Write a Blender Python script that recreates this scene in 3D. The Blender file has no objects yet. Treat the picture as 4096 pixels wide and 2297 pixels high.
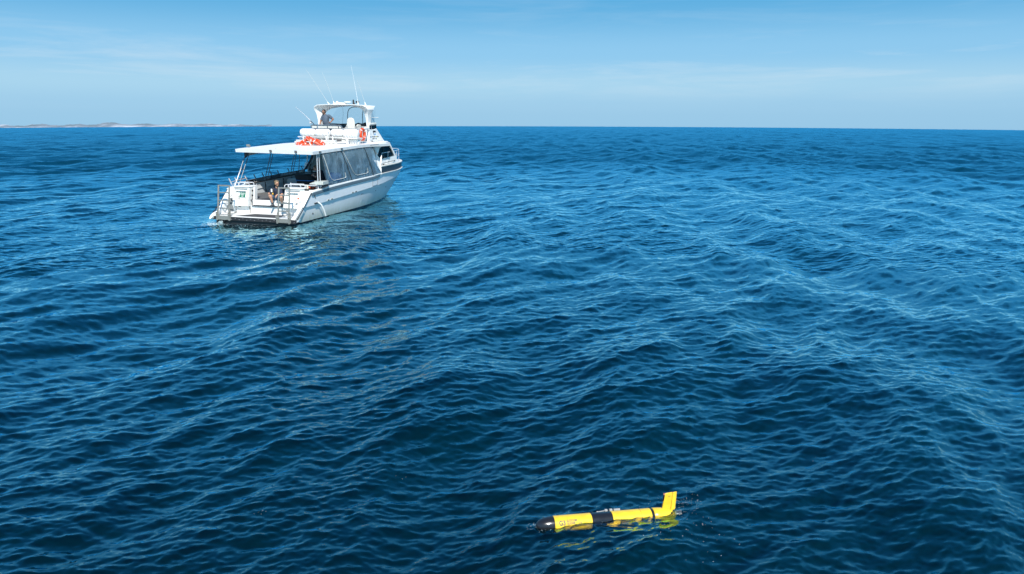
import bpy, bmesh, math, random
import numpy as np
from mathutils import Vector, Matrix, Euler, Quaternion
R = math.radians
rng = random.Random(7)
scene = bpy.context.scene
COL = scene.collection

# ------------------------------------------------------------------ camera
CAM_H = 4.8
cam_d = bpy.data.cameras.new('camera')
cam = bpy.data.objects.new('camera', cam_d)
COL.objects.link(cam)
cam_d.sensor_width = 36.0
cam_d.lens = 36.0 * 2770 / 4096
cam_d.clip_start = 0.1
cam_d.clip_end = 12000
_p, _r = R(14.0), R(0.13)
_fwd = Vector((0, math.cos(_p), -math.sin(_p)))
_right = Vector((1, 0, 0))
_up = _right.cross(_fwd)
_rx = math.cos(_r) * _right + math.sin(_r) * _up
_ux = -math.sin(_r) * _right + math.cos(_r) * _up
_m = Matrix((_rx, _ux, -_fwd)).transposed().to_4x4()
_m.translation = Vector((0, 0, CAM_H))
cam.matrix_world = _m
scene.camera = cam

# ------------------------------------------------------------------ sky and sun
SUN_AZ = R(169.0)      # clockwise from +Y: behind the camera, to its right, so the stern is lit and the starboard side grazed
SUN_EL = R(44.0)
world = bpy.data.worlds.new('World')
scene.world = world
world.use_nodes = True
nt = world.node_tree
nt.nodes.clear()
def wn(t, **k):
    n = nt.nodes.new(t)
    for a, b in k.items():
        setattr(n, a, b)
    return n
L = nt.links.new
sky = wn('ShaderNodeTexSky', sky_type='NISHITA', sun_disc=False)
sky.sun_elevation = SUN_EL
sky.sun_rotation = SUN_AZ
sky.altitude = 0
sky.air_density = 1.0
sky.dust_density = 0.3
sky.ozone_density = 2.2
tc = wn('ShaderNodeTexCoord')
sep = wn('ShaderNodeSeparateXYZ')
L(tc.outputs['Generated'], sep.inputs[0])
ramp = wn('ShaderNodeValToRGB')
cr = ramp.color_ramp
cr.interpolation = 'EASE'
STOPS = [(0.0, (0.27, 0.55, 0.80)), (0.012, (0.28, 0.56, 0.81)), (0.04, (0.34, 0.615, 0.835)), (0.08, (0.235, 0.545, 0.83)),
         (0.15, (0.085, 0.40, 0.72)), (0.36, (0.070, 0.47, 0.97)), (0.60, (0.018, 0.25, 0.64)), (1.0, (0.006, 0.09, 0.30))]
while len(cr.elements) < len(STOPS):
    cr.elements.new(0.5)
for e, (p, c) in zip(cr.elements, STOPS):
    e.position = p
    e.color = (*c, 1)
L(sep.outputs['Z'], ramp.inputs[0])
# thin cirrus: noise on the view direction, flattened near the horizon
mp = wn('ShaderNodeMapping')
mp.inputs['Scale'].default_value = (1.5, 1.5, 16.0)
mp.inputs['Location'].default_value = (0.35, 0.2, 0.1)
mp.inputs['Rotation'].default_value = (0.0, R(2.5), 0.0)
L(tc.outputs['Generated'], mp.inputs[0])
n1 = wn('ShaderNodeTexNoise')
n1.inputs['Scale'].default_value = 2.1
n1.inputs['Detail'].default_value = 12
n1.inputs['Roughness'].default_value = 0.62
n1.inputs['Distortion'].default_value = 0.35
L(mp.outputs[0], n1.inputs['Vector'])
m1 = wn('ShaderNodeMapRange')
m1.inputs['From Min'].default_value = 0.48
m1.inputs['From Max'].default_value = 0.80
L(n1.outputs['Fac'], m1.inputs['Value'])
band = wn('ShaderNodeValToRGB')
bb = band.color_ramp
for i, (p, v) in enumerate([(0.0, 0.0), (0.018, 0.10), (0.045, 1.0), (0.075, 0.9), (0.11, 0.3), (0.4, 0.15), (1.0, 0.15)]):
    e = bb.elements[i] if i < 2 else bb.elements.new(p)
    e.position = p
    e.color = (v, v, v, 1)
L(sep.outputs['Z'], band.inputs[0])
mm = wn('ShaderNodeMath', operation='MULTIPLY')
L(m1.outputs[0], mm.inputs[0]); L(band.outputs[0], mm.inputs[1])
m2 = wn('ShaderNodeMath', operation='MULTIPLY')
L(mm.outputs[0], m2.inputs[0]); m2.inputs[1].default_value = 0.85
mixc = wn('ShaderNodeMix', data_type='RGBA')
L(m2.outputs[0], mixc.inputs[0]); L(ramp.outputs[0], mixc.inputs[6])
mixc.inputs[7].default_value = (0.55, 0.72, 0.86, 1)
# the physical sky carries part of the light, a matched ramp the rest, lifted above the frame to brighten sea reflections
sc = wn('ShaderNodeVectorMath', operation='SCALE')
L(mixc.outputs[2], sc.inputs[0]); sc.inputs['Scale'].default_value = 6.6
mixs = wn('ShaderNodeMix', data_type='RGBA')
mixs.inputs[0].default_value = 0.93
L(sky.outputs[0], mixs.inputs[6]); L(sc.outputs[0], mixs.inputs[7])
bg = wn('ShaderNodeBackground')
bg.inputs['Strength'].default_value = 0.12
L(mixs.outputs[2], bg.inputs['Color'])
wo = wn('ShaderNodeOutputWorld')
L(bg.outputs[0], wo.inputs[0])

sun_d = bpy.data.lights.new('sun', 'SUN')
sun_d.energy = 4.9
sun_d.angle = R(0.53)
sun_d.color = (1.0, 0.955, 0.88)
sun = bpy.data.objects.new('sun', sun_d)
COL.objects.link(sun)
sdir = Vector((math.sin(SUN_AZ) * math.cos(SUN_EL), math.cos(SUN_AZ) * math.cos(SUN_EL), math.sin(SUN_EL)))
sun.rotation_euler = sdir.to_track_quat('Z', 'Y').to_euler()
sun.location = (0, -20, 40)
scene.view_settings.view_transform = 'Standard'
scene.view_settings.look = 'None'
scene.view_settings.gamma = 1
scene.view_settings.exposure = 0.35
try:
    scene.view_settings.use_curve_mapping = False
except Exception:
    pass

# ------------------------------------------------------------------ materials
def nodes_of(m):
    m.use_nodes = True
    t = m.node_tree
    return t, t.nodes['Principled BSDF'], t.links.new
def inp(b, **k):
    names = {'base': 'Base Color', 'rough': 'Roughness', 'metal': 'Metallic', 'spec': 'Specular IOR Level', 'coat': 'Coat Weight',
             'coatr': 'Coat Roughness', 'trans': 'Transmission Weight', 'ior': 'IOR', 'alpha': 'Alpha', 'sheen': 'Sheen Weight'}
    for a, v in k.items():
        s = b.inputs[names[a]]
        s.default_value = (*v, 1) if isinstance(v, tuple) and len(v) == 3 else v
MATS = {}
def mat(name, base, rough=0.4, metal=0.0, var=0.08, scale=6.0, bump=0.0, bscale=60.0, dirt=None, **k):
    """painted / moulded surface: the colour wanders a little with a noise, roughness too, fine relief on request"""
    if name in MATS:
        return MATS[name]
    m = bpy.data.materials.new(name)
    t, b, l = nodes_of(m)
    inp(b, base=base, rough=rough, metal=metal, **k)
    tc = t.nodes.new('ShaderNodeTexCoord')
    no = t.nodes.new('ShaderNodeTexNoise')
    no.inputs['Scale'].default_value = scale
    no.inputs['Detail'].default_value = 6
    no.inputs['Roughness'].default_value = 0.6
    l(tc.outputs['Object'], no.inputs['Vector'])
    rp = t.nodes.new('ShaderNodeValToRGB')
    rp.color_ramp.elements[0].position = 0.3
    rp.color_ramp.elements[1].position = 0.7
    lo = tuple(max(0, c * (1 - var)) for c in base) if dirt is None else dirt
    hi = tuple(min(1, c * (1 + var * 0.5)) for c in base) if dirt is None else base
    rp.color_ramp.elements[0].color = (*lo, 1)
    rp.color_ramp.elements[1].color = (*hi, 1)
    l(no.outputs['Fac'], rp.inputs[0])
    l(rp.outputs[0], b.inputs['Base Color'])
    mr = t.nodes.new('ShaderNodeMapRange')
    mr.inputs['To Min'].default_value = max(0.02, rough * 0.8)
    mr.inputs['To Max'].default_value = min(1, rough * 1.25)
    l(no.outputs['Fac'], mr.inputs['Value'])
    l(mr.outputs[0], b.inputs['Roughness'])
    if bump > 0:
        nb = t.nodes.new('ShaderNodeTexNoise')
        nb.inputs['Scale'].default_value = bscale
        nb.inputs['Detail'].default_value = 4
        l(tc.outputs['Object'], nb.inputs['Vector'])
        bp = t.nodes.new('ShaderNodeBump')
        bp.inputs['Strength'].default_value = 0.6
        bp.inputs['Distance'].default_value = bump
        l(nb.outputs['Fac'], bp.inputs['Height'])
        l(bp.outputs[0], b.inputs['Normal'])
    MATS[name] = m
    return m
# ------------------------------------------------------------------ sea
# Waves: three spectra synthesised by FFT on tiles of unrelated sizes and headings, summed, with sideways (choppy) displacement.
# The sheet follows the earth's curve; with a small planet radius the horizon bends as far as it does in the photograph.
EARTH_R = 2 * CAM_H / 0.0163 ** 2 * 1.0
CREST_AZ = R(15.0)                       # crests run this way, clockwise from +Y
def wave_tile(Lm, N, kmin, kmax, slope_var, spread, az_prop, seed, peak=0.0):
    g = np.random.default_rng(seed)
    k1 = np.fft.fftfreq(N, d=Lm / N) * 2 * np.pi
    kx, ky = np.meshgrid(k1, k1, indexing='ij')
    k = np.hypot(kx, ky)
    k[0, 0] = 1e-6
    th = np.arctan2(kx, ky) - az_prop
    D = np.abs(np.cos(th)) ** spread + 0.03
    D *= np.where(np.cos(th) > 0, 1.0, 0.5)
    S = k ** (-4.0 if Lm > 20 else -3.7) * D
    if peak:
        S *= 1 + 5 * np.exp(-((k - peak) / (0.35 * peak)) ** 2)
    edge = 1 / (1 + np.exp(-(np.log(k) - math.log(kmin)) / 0.12)) * 1 / (1 + np.exp((np.log(k) - math.log(kmax)) / 0.10))
    S *= edge
    S[0, 0] = 0
    A = np.sqrt(S) * (g.standard_normal((N, N)) + 1j * g.standard_normal((N, N)))
    h = np.fft.ifft2(A)
    hx = np.fft.ifft2(1j * kx * A).real
    hy = np.fft.ifft2(1j * ky * A).real
    s = math.sqrt(slope_var / (hx.var() + hy.var()))
    dx = np.fft.ifft2(1j * kx / k * A).real * s
    dy = np.fft.ifft2(1j * ky / k * A).real * s
    return dict(L=Lm, N=N, f=np.stack([h.real * s, dx, dy], -1).astype(np.float32), rot=g.uniform(-0.25, 0.25))
PROP = CREST_AZ + R(90)
TILES = [wave_tile(131.0, 1024, 2 * np.pi / 17, 2 * np.pi / 2.6, 0.0090, 5, PROP, 5, 2 * np.pi / 4.2),
         wave_tile(37.0, 1024, 2 * np.pi / 2.6, 2 * np.pi / 0.42, 0.0205, 4, PROP + 0.30, 12),
         wave_tile(8.3, 1024, 2 * np.pi / 0.42, 2 * np.pi / 0.075, 0.0560, 4, PROP + 0.85, 23)]
CHOP = [0.9, 0.6, 0.35]
def wave_at(x, y, cell):
    """height and sideways shift at world points; cell = local mesh spacing (m): what it cannot carry is left to the shader"""
    out = np.zeros(x.shape + (3,), np.float64)
    lims = [2.6, 0.42, 0.075]
    for t, ch, lw in zip(TILES, CHOP, lims):
        w = np.clip((lw * 7.0 / np.maximum(cell, 1e-6) - 1.0) / 3.0, 0, 1)
        if not np.any(w > 0):
            continue
        c, s = math.cos(t['rot']), math.sin(t['rot'])
        u = (c * x - s * y) / t['L'] * t['N']
        v = (s * x + c * y) / t['L'] * t['N']
        i = np.floor(u).astype(np.int64); j = np.floor(v).astype(np.int64)
        fu = (u - i)[..., None]; fv = (v - j)[..., None]
        N = t['N']; f = t['f']
        i0 = i % N; i1 = (i + 1) % N; j0 = j % N; j1 = (j + 1) % N
        q = f[i0, j0] * (1 - fu) * (1 - fv) + f[i1, j0] * fu * (1 - fv) + f[i0, j1] * (1 - fu) * fv + f[i1, j1] * fu * fv
        # rotate the sideways part back
        dx = c * q[..., 1] + s * q[..., 2]; dy = -s * q[..., 1] + c * q[..., 2]
        if lw > 2:
            w = w * calm(x, y)
        elif lw > 0.2:
            w = w * calm(x, y, True)
        out[..., 0] += q[..., 0] * w
        out[..., 1] += dx * w * ch
        out[..., 2] += dy * w * ch
    return out
def calm(x, y, fine_=False):
    """the hull and the floating glider flatten the water close to them"""
    bx, by = -11.518, 30.628
    s_, c_ = math.sin(math.radians(16)), math.cos(math.radians(16))
    u = (x - bx) * s_ + (y - by) * c_
    v = -(x - bx) * c_ + (y - by) * s_
    d = np.hypot(np.maximum(0, np.abs(u - 6.5) - 7.0), np.maximum(0, np.abs(v) - 1.5))
    g = np.hypot(x - 1.15, y - 7.55)
    if fine_:
        return 1 - 0.5 * np.exp(-(d / 6.0) ** 2)
    return (1 - 0.65 * np.exp(-(d / 2.5) ** 2)) * (1 - 0.5 * np.exp(-(g / 1.3) ** 2))
def sea_points(az, r):
    A, Rr = np.meshgrid(az, r, indexing='ij')
    x = np.sin(A) * Rr; y = np.cos(A) * Rr
    dr = np.gradient(r)[None, :] * np.ones_like(A)
    da = np.gradient(az)[:, None] * Rr
    cell = np.maximum(da, dr * 0.6)
    q = wave_at(x, y, cell)
    z = q[..., 0] - (x * x + y * y) / (2 * EARTH_R)
    lost = np.clip((cell - 0.012) / 0.30, 0, 1) ** 0.7
    return np.stack([x + q[..., 1], y + q[..., 2], z], -1), lost
def grid_mesh(name, P, lost, closed=False):
    na, nr = P.shape[:2]
    idx = np.arange(na * nr).reshape(na, nr)
    if closed:
        idx = np.vstack([idx, idx[:1]])
    f = np.stack([idx[:-1, :-1], idx[:-1, 1:], idx[1:, 1:], idx[1:, :-1]], -1).reshape(-1, 4)
    f = f[:, ::-1]
    me = bpy.data.meshes.new(name)
    me.vertices.add(na * nr)
    me.vertices.foreach_set('co', P.reshape(-1).astype(np.float32))
    me.loops.add(f.size)
    me.loops.foreach_set('vertex_index', f.reshape(-1).astype(np.int32))
    me.polygons.add(len(f))
    me.polygons.foreach_set('loop_start', np.arange(0, f.size, 4, dtype=np.int32))
    me.polygons.foreach_set('use_smooth', np.ones(len(f), bool))
    me.update(calc_edges=True)
    at = me.attributes.new('lost', 'FLOAT', 'POINT')
    at.data.foreach_set('value', lost.reshape(-1).astype(np.float32))
    return me
# fine fan where the photograph (and a camera a step aside) looks, coarser all round
def radii(r0, r1, n, hcam=CAM_H):
    # spacing even in the angle below the horizon, then geometric out to the far rim
    a = np.linspace(math.atan(hcam / r0), math.atan(hcam / r1), n)
    return hcam / np.tan(a)
NEAR = np.concatenate([radii(3.2, 25.0, 650)[:-1], radii(25.0, 400.0, 430)])
FAR = 400.0 * np.exp(np.linspace(0, 1, 50)[1:] * math.log(1500 / 400.0))
rr = np.concatenate([NEAR, FAR])
az_f = np.linspace(R(-52), R(52), 1150)
Pf, lf = sea_points(az_f, rr)
az_b = np.linspace(R(52), R(308), 160)
rr = rr[:len(rr) - (len(rr) - 1) % 6]
Pf, lf = Pf[:, :len(rr)], lf[:, :len(rr)]
Pb, lb = sea_points(az_b, rr[::6])
# weld the two fans along their shared rims: the coarse one takes the fine one's points there
Pb[0] = Pf[-1, ::6]; Pb[-1] = Pf[0, ::6]
FAR_TILT = 0.17
def water_material():
    m = bpy.data.materials.new('sea_water')
    m.use_nodes = True
    t = m.node_tree
    t.nodes.clear()
    l = t.links.new
    N = lambda ty, **k: [n := t.nodes.new(ty), [setattr(n, a, b) for a, b in k.items()]][0]
    geo = N('ShaderNodeNewGeometry')
    # fine ripples the mesh cannot carry, as slopes from noises on the world position (several scales)
    def ripple(scale, sx, sy, amp, rot, det=2, off=0.0):
        mp = N('ShaderNodeMapping')
        mp.inputs['Rotation'].default_value = (0, 0, rot)
        mp.inputs['Scale'].default_value = (sx * scale, sy * scale, scale * 0.35)
        mp.inputs['Location'].default_value = (off, off * 1.7, 0)
        l(geo.outputs['Position'], mp.inputs[0])
        no = N('ShaderNodeTexNoise')
        no.inputs['Scale'].default_value = 1.0
        no.inputs['Detail'].default_value = det
        no.inputs['Roughness'].default_value = 0.6
        l(mp.outputs[0], no.inputs['Vector'])
        sb = N('ShaderNodeVectorMath', operation='SUBTRACT')
        l(no.outputs['Color'], sb.inputs[0]); sb.inputs[1].default_value = (0.5, 0.5, 0.5)
        ml = N('ShaderNodeVectorMath', operation='MULTIPLY')
        l(sb.outputs[0], ml.inputs[0]); ml.inputs[1].default_value = (amp, amp, 0)
        return ml
    fine = ripple(1 / 0.07, 0.45, 1.0, 0.26, R(-10))
    mid = ripple(1 / 0.28, 0.6, 1.0, 0.26, R(-20), 3, 3.1)
    big = ripple(1 / 1.6, 1.0, 0.5, 0.30, R(-12), 3, 7.7)
    att = N('ShaderNodeAttribute', attribute_name='lost')
    sc1 = N('ShaderNodeVectorMath', operation='SCALE'); l(mid.outputs[0], sc1.inputs[0]); l(att.outputs['Fac'], sc1.inputs['Scale'])
    pw = N('ShaderNodeMath', operation='POWER'); l(att.outputs['Fac'], pw.inputs[0]); pw.inputs[1].default_value = 2.0
    sc2 = N('ShaderNodeVectorMath', operation='SCALE'); l(big.outputs[0], sc2.inputs[0]); l(pw.outputs[0], sc2.inputs['Scale'])
    a1 = N('ShaderNodeVectorMath', operation='ADD'); l(fine.outputs[0], a1.inputs[0]); l(sc1.outputs[0], a1.inputs[1])
    a2 = N('ShaderNodeVectorMath', operation='ADD'); l(a1.outputs[0], a2.inputs[0]); l(sc2.outputs[0], a2.inputs[1])
    # patches of livelier and of smoother water (wind gusts)
    gm = N('ShaderNodeMapping'); gm.inputs['Scale'].default_value = (0.12, 0.05, 0.1)
    l(geo.outputs['Position'], gm.inputs[0])
    gn = N('ShaderNodeTexNoise'); gn.inputs['Scale'].default_value = 1.0; gn.inputs['Detail'].default_value = 3
    l(gm.outputs[0], gn.inputs['Vector'])
    gr = N('ShaderNodeMapRange'); gr.inputs['From Min'].default_value = 0.3; gr.inputs['From Max'].default_value = 0.7
    gr.inputs['To Min'].default_value = 0.6; gr.inputs['To Max'].default_value = 1.25
    l(gn.outputs['Fac'], gr.inputs['Value'])
    a3 = N('ShaderNodeVectorMath', operation='SCALE'); l(a2.outputs[0], a3.inputs[0]); l(gr.outputs[0], a3.inputs['Scale'])
    # seen at a low angle only the wave faces turned to the viewer show: fold the slopes turned away over to the near side
    ih = N('ShaderNodeVectorMath', operation='MULTIPLY'); l(geo.outputs['Incoming'], ih.inputs[0]); ih.inputs[1].default_value = (1, 1, 0)
    ihn = N('ShaderNodeVectorMath', operation='NORMALIZE'); l(ih.outputs[0], ihn.inputs[0])
    dt = N('ShaderNodeVectorMath', operation='DOT_PRODUCT'); l(a3.outputs[0], dt.inputs[0]); l(ihn.outputs[0], dt.inputs[1])
    ab = N('ShaderNodeMath', operation='ABSOLUTE'); l(dt.outputs['Value'], ab.inputs[0])
    df = N('ShaderNodeMath', operation='SUBTRACT'); l(ab.outputs[0], df.inputs[0]); l(dt.outputs['Value'], df.inputs[1])
    bi = N('ShaderNodeMath', operation='ADD'); l(df.outputs[0], bi.inputs[0]); bi.inputs[1].default_value = FAR_TILT
    dw = N('ShaderNodeMath', operation='MULTIPLY'); l(bi.outputs[0], dw.inputs[0]); l(pw.outputs[0], dw.inputs[1])
    fo = N('ShaderNodeVectorMath', operation='SCALE'); l(ihn.outputs[0], fo.inputs[0]); l(dw.outputs[0], fo.inputs['Scale'])
    a4 = N('ShaderNodeVectorMath', operation='ADD'); l(a3.outputs[0], a4.inputs[0]); l(fo.outputs[0], a4.inputs[1])
    nm = N('ShaderNodeVectorMath', operation='ADD'); l(geo.outputs['Normal'], nm.inputs[0]); l(a4.outputs[0], nm.inputs[1])
    nn = N('ShaderNodeVectorMath', operation='NORMALIZE'); l(nm.outputs[0], nn.inputs[0])
    # a tilted ripple never turns its back on the viewer
    dv = N('ShaderNodeVectorMath', operation='DOT_PRODUCT'); l(nn.outputs[0], dv.inputs[0]); l(geo.outputs['Incoming'], dv.inputs[1])
    kk = N('ShaderNodeMath', operation='SUBTRACT'); kk.inputs[0].default_value = 0.06; l(dv.outputs['Value'], kk.inputs[1])
    km = N('ShaderNodeMath', operation='MAXIMUM'); l(kk.outputs[0], km.inputs[0]); km.inputs[1].default_value = 0.0
    ks = N('ShaderNodeVectorMath', operation='SCALE'); l(geo.outputs['Incoming'], ks.inputs[0]); l(km.outputs[0], ks.inputs['Scale'])
    na_ = N('ShaderNodeVectorMath', operation='ADD'); l(nn.outputs[0], na_.inputs[0]); l(ks.outputs[0], na_.inputs[1])
    nn = N('ShaderNodeVectorMath', operation='NORMALIZE'); l(na_.outputs[0], nn.inputs[0])
    fr = N('ShaderNodeFresnel'); fr.inputs['IOR'].default_value = 1.42; l(nn.outputs[0], fr.inputs['Normal'])
    gl = N('ShaderNodeBsdfGlossy'); gl.inputs['Roughness'].default_value = 0.015; gl.inputs['Color'].default_value = (0.50, 0.90, 1, 1)
    l(nn.outputs[0], gl.inputs['Normal'])
    body = N('ShaderNodeBsdfDiffuse'); body.inputs['Color'].default_value = (0.0008, 0.020, 0.046, 1)
    tr = N('ShaderNodeBsdfTransparent'); tr.inputs['Color'].default_value = (0.55, 0.85, 0.9, 1)
    rf = N('ShaderNodeBsdfRefraction'); rf.inputs['IOR'].default_value = 1.333; rf.inputs['Roughness'].default_value = 0.0
    rf.inputs['Color'].default_value = (0.55, 0.85, 0.9, 1)
    l(nn.outputs[0], rf.inputs['Normal'])
    return m, t, l, N, dict(fr=fr, gl=gl, body=body, tr=tr, rf=rf)
VOL = True
m_sea, t, l, N, D = water_material()
out = N('ShaderNodeOutputMaterial')
tm = N('ShaderNodeMixShader')
tm.inputs[0].default_value = 0.3
l(D['tr'].outputs[0], tm.inputs[1]); l(D['rf'].outputs[0], tm.inputs[2])
sm = N('ShaderNodeMixShader')
bo = N('ShaderNodeMath', operation='MULTIPLY'); bo.use_clamp = True; bo.inputs[1].default_value = 1.85
l(D['fr'].outputs[0], bo.inputs[0]); l(bo.outputs[0], sm.inputs[0]); l(tm.outputs[0], sm.inputs[1]); l(D['gl'].outputs[0], sm.inputs[2])
l(sm.outputs[0], out.inputs['Surface'])
if VOL:
    D['tr'].inputs['Color'].default_value = (1, 1, 1, 1)
    D['rf'].inputs['Color'].default_value = (1, 1, 1, 1)
    va = N('ShaderNodeVolumeAbsorption'); va.inputs['Color'].default_value = (0.0, 0.70, 0.76, 1); va.inputs['Density'].default_value = 0.9
    vs = N('ShaderNodeVolumeScatter'); vs.inputs['Color'].default_value = (0.0, 0.70, 0.86, 1); vs.inputs['Density'].default_value = 0.055
    vs.inputs['Anisotropy'].default_value = 0.0
    av = N('ShaderNodeAddShader'); l(va.outputs[0], av.inputs[0]); l(vs.outputs[0], av.inputs[1])
    l(av.outputs[0], out.inputs['Volume'])
me = grid_mesh('sea', Pf, lf)
me.materials.append(m_sea)
# the surrounding coarse ring, the disc under the camera and the deep floor close it into one body of water
bm = bmesh.new()
bm.from_mesh(me)
lay = bm.verts.layers.float.get('lost')
V = list(bm.verts)
na, nr = Pf.shape[:2]
nb, nrb = Pb.shape[:2]
gi = [[None] * nrb for _ in range(nb)]
cols = list(range(0, nr, 6))
for j, cj in enumerate(cols):
    gi[0][j] = V[(na - 1) * nr + cj]
    gi[nb - 1][j] = V[cj]
for i in range(1, nb - 1):
    for j in range(nrb):
        v = bm.verts.new(Pb[i, j]); v[lay] = float(lb[i, j]); gi[i][j] = v
for i in range(nb - 1):
    for j in range(nrb - 1):
        if i == 0:      # fan the coarse cell onto the fine rim
            fine_v = [V[(na - 1) * nr + q] for q in range(cols[j], cols[j + 1] + 1)]
            f = bm.faces.new([gi[1][j]] + fine_v[:1] + fine_v[1:] + [gi[1][j + 1]])
        elif i == nb - 2:
            fine_v = [V[q] for q in range(cols[j], cols[j + 1] + 1)]
            f = bm.faces.new([gi[i][j], gi[i][j + 1]] + fine_v[::-1])
        else:
            f = bm.faces.new([gi[i][j], gi[i + 1][j], gi[i + 1][j + 1], gi[i][j + 1]])
        f.smooth = True
es = [e for e in bm.edges if e.is_boundary and max(v.co.xy.length for v in e.verts) < 6.0]
bmesh.ops.holes_fill(bm, edges=es)
es = [e for e in bm.edges if e.is_boundary]
r_ = bmesh.ops.extrude_edge_only(bm, edges=es)
for v in r_['geom']:
    if isinstance(v, bmesh.types.BMVert):
        v.co.z = -90
es = [e for e in bm.edges if e.is_boundary]
bmesh.ops.holes_fill(bm, edges=es)
bmesh.ops.recalc_face_normals(bm, faces=bm.faces)
bm.to_mesh(me)
bm.free()
sea = bpy.data.objects.new('sea', me)
COL.objects.link(sea)
sea['kind'] = 'structure'
sea['label'] = 'open blue sea with small choppy wind waves reaching to the horizon'
print('sea', len(me.vertices), len(me.polygons))
# ------------------------------------------------------------------ helpers for building
class B:
    """collects shapes in one bmesh"""
    def __init__(s): s.bm = bmesh.new()
    def quad(s, *p):
        vs = [s.bm.verts.new(q) for q in p]
        return s.bm.faces.new(vs)
    def hexa(s, p):
        v = [s.bm.verts.new(q) for q in p]
        for f in ((0, 3, 2, 1), (4, 5, 6, 7), (0, 1, 5, 4), (1, 2, 6, 5), (2, 3, 7, 6), (3, 0, 4, 7)):
            s.bm.faces.new([v[i] for i in f])
        return s
    def box(s, x0, x1, y0, y1, z0, z1, M=None):
        p = [(x0, y0, z0), (x1, y0, z0), (x1, y1, z0), (x0, y1, z0), (x0, y0, z1), (x1, y0, z1), (x1, y1, z1), (x0, y1, z1)]
        if M is not None: p = [M @ Vector(q) for q in p]
        return s.hexa(p)
    def tube(s, pts, r, n=8, closed=False, cap=True):
        pts = [Vector(p) for p in pts]
        m = len(pts)
        rad = r if isinstance(r, (list, tuple)) else [r] * m
        rings = []
        up = Vector((0, 0, 1))
        prev = None
        for i, p in enumerate(pts):
            if closed: t = pts[(i + 1) % m] - pts[i - 1]
            else: t = pts[min(i + 1, m - 1)] - pts[max(i - 1, 0)]
            t.normalize()
            if prev is None:
                a = up if abs(t.dot(up)) < 0.9 else Vector((1, 0, 0))
                u = t.cross(a).normalized()
            else:
                u = (prev - t * prev.dot(t)).normalized()
            prev = u
            w = t.cross(u)
            rings.append([s.bm.verts.new(p + (u * math.cos(2 * math.pi * k / n) + w * math.sin(2 * math.pi * k / n)) * rad[i]) for k in range(n)])
        s._skin(rings, closed, cap, n)
        return s
    def _skin(s, rings, closed, cap, n, loop=True):
        m = len(rings)
        for i in range(m if closed else m - 1):
            a, b = rings[i], rings[(i + 1) % m]
            for k in range(n if loop else n - 1):
                try: s.bm.faces.new((a[k], a[(k + 1) % n], b[(k + 1) % n], b[k]))
                except ValueError: pass
        if not closed and cap:
            s.bm.faces.new(rings[0][::-1]); s.bm.faces.new(rings[-1])
    def loft(s, rings, loop=True, cap=True, closed=False):
        rr = [[s.bm.verts.new(p) for p in r] for r in rings]
        s._skin(rr, closed, cap and loop, len(rings[0]), loop)
        return s
    def prism(s, poly, vec):
        v = Vector(vec)
        a = [s.bm.verts.new(p) for p in poly]
        b = [s.bm.verts.new(Vector(p) + v) for p in poly]
        n = len(a)
        s.bm.faces.new(a[::-1]); s.bm.faces.new(b)
        for i in range(n): s.bm.faces.new((a[i], a[(i + 1) % n], b[(i + 1) % n], b[i]))
        return s
    def lathe(s, prof, o, ax, n=20):
        o = Vector(o); ax = Vector(ax).normalized()
        a = Vector((0, 0, 1)) if abs(ax.z) < 0.9 else Vector((1, 0, 0))
        u = ax.cross(a).normalized(); w = ax.cross(u)
        rings = [[o + ax * t + (u * math.cos(2 * math.pi * k / n) + w * math.sin(2 * math.pi * k / n)) * max(r, 1e-4) for k in range(n)] for t, r in prof]
        return s.loft(rings)
    def ell(s, c, r, n=12, m=8):
        c = Vector(c)
        prof = [(-math.cos(math.pi * i / m), math.sin(math.pi * i / m)) for i in range(m + 1)]
        rings = [[c + Vector((r[0] * q * math.cos(2 * math.pi * k / n), r[1] * q * math.sin(2 * math.pi * k / n), r[2] * t)) for k in range(n)] for t, q in [(a, max(b, 1e-3)) for a, b in prof]]
        return s.loft(rings)
def obj(name, b, m, parent=None, bevel=0.0, smooth=None, label=None, seg=2, solid=0.0):
    bm = b.bm if isinstance(b, B) else b
    bmesh.ops.recalc_face_normals(bm, faces=bm.faces)
    me = bpy.data.meshes.new(name)
    bm.to_mesh(me); bm.free()
    if m: me.materials.append(m)
    o = bpy.data.objects.new(name, me)
    COL.objects.link(o)
    if parent: o.parent = parent
    if solid:
        q = o.modifiers.new('solid', 'SOLIDIFY'); q.thickness = solid; q.offset = 0
    if bevel:
        q = o.modifiers.new('bevel', 'BEVEL'); q.width = bevel; q.segments = seg; q.limit_method = 'ANGLE'; q.angle_limit = R(35); q.harden_normals = False
    if smooth is None: smooth = 35
    if smooth:
        for p in me.polygons: p.use_smooth = True
        try: me.set_sharp_from_angle(angle=R(smooth))
        except Exception: pass
    if label: o['label'] = label
    return o
def tag(o, label, cat, group=None):
    o['label'] = label; o['category'] = cat
    if group: o['group'] = group
    return o
def empty(name, M, label, cat, group=None):
    o = bpy.data.objects.new(name, None)
    COL.objects.link(o)
    o.matrix_world = M
    o.empty_display_size = 0.2
    return tag(o, label, cat, group)
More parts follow.
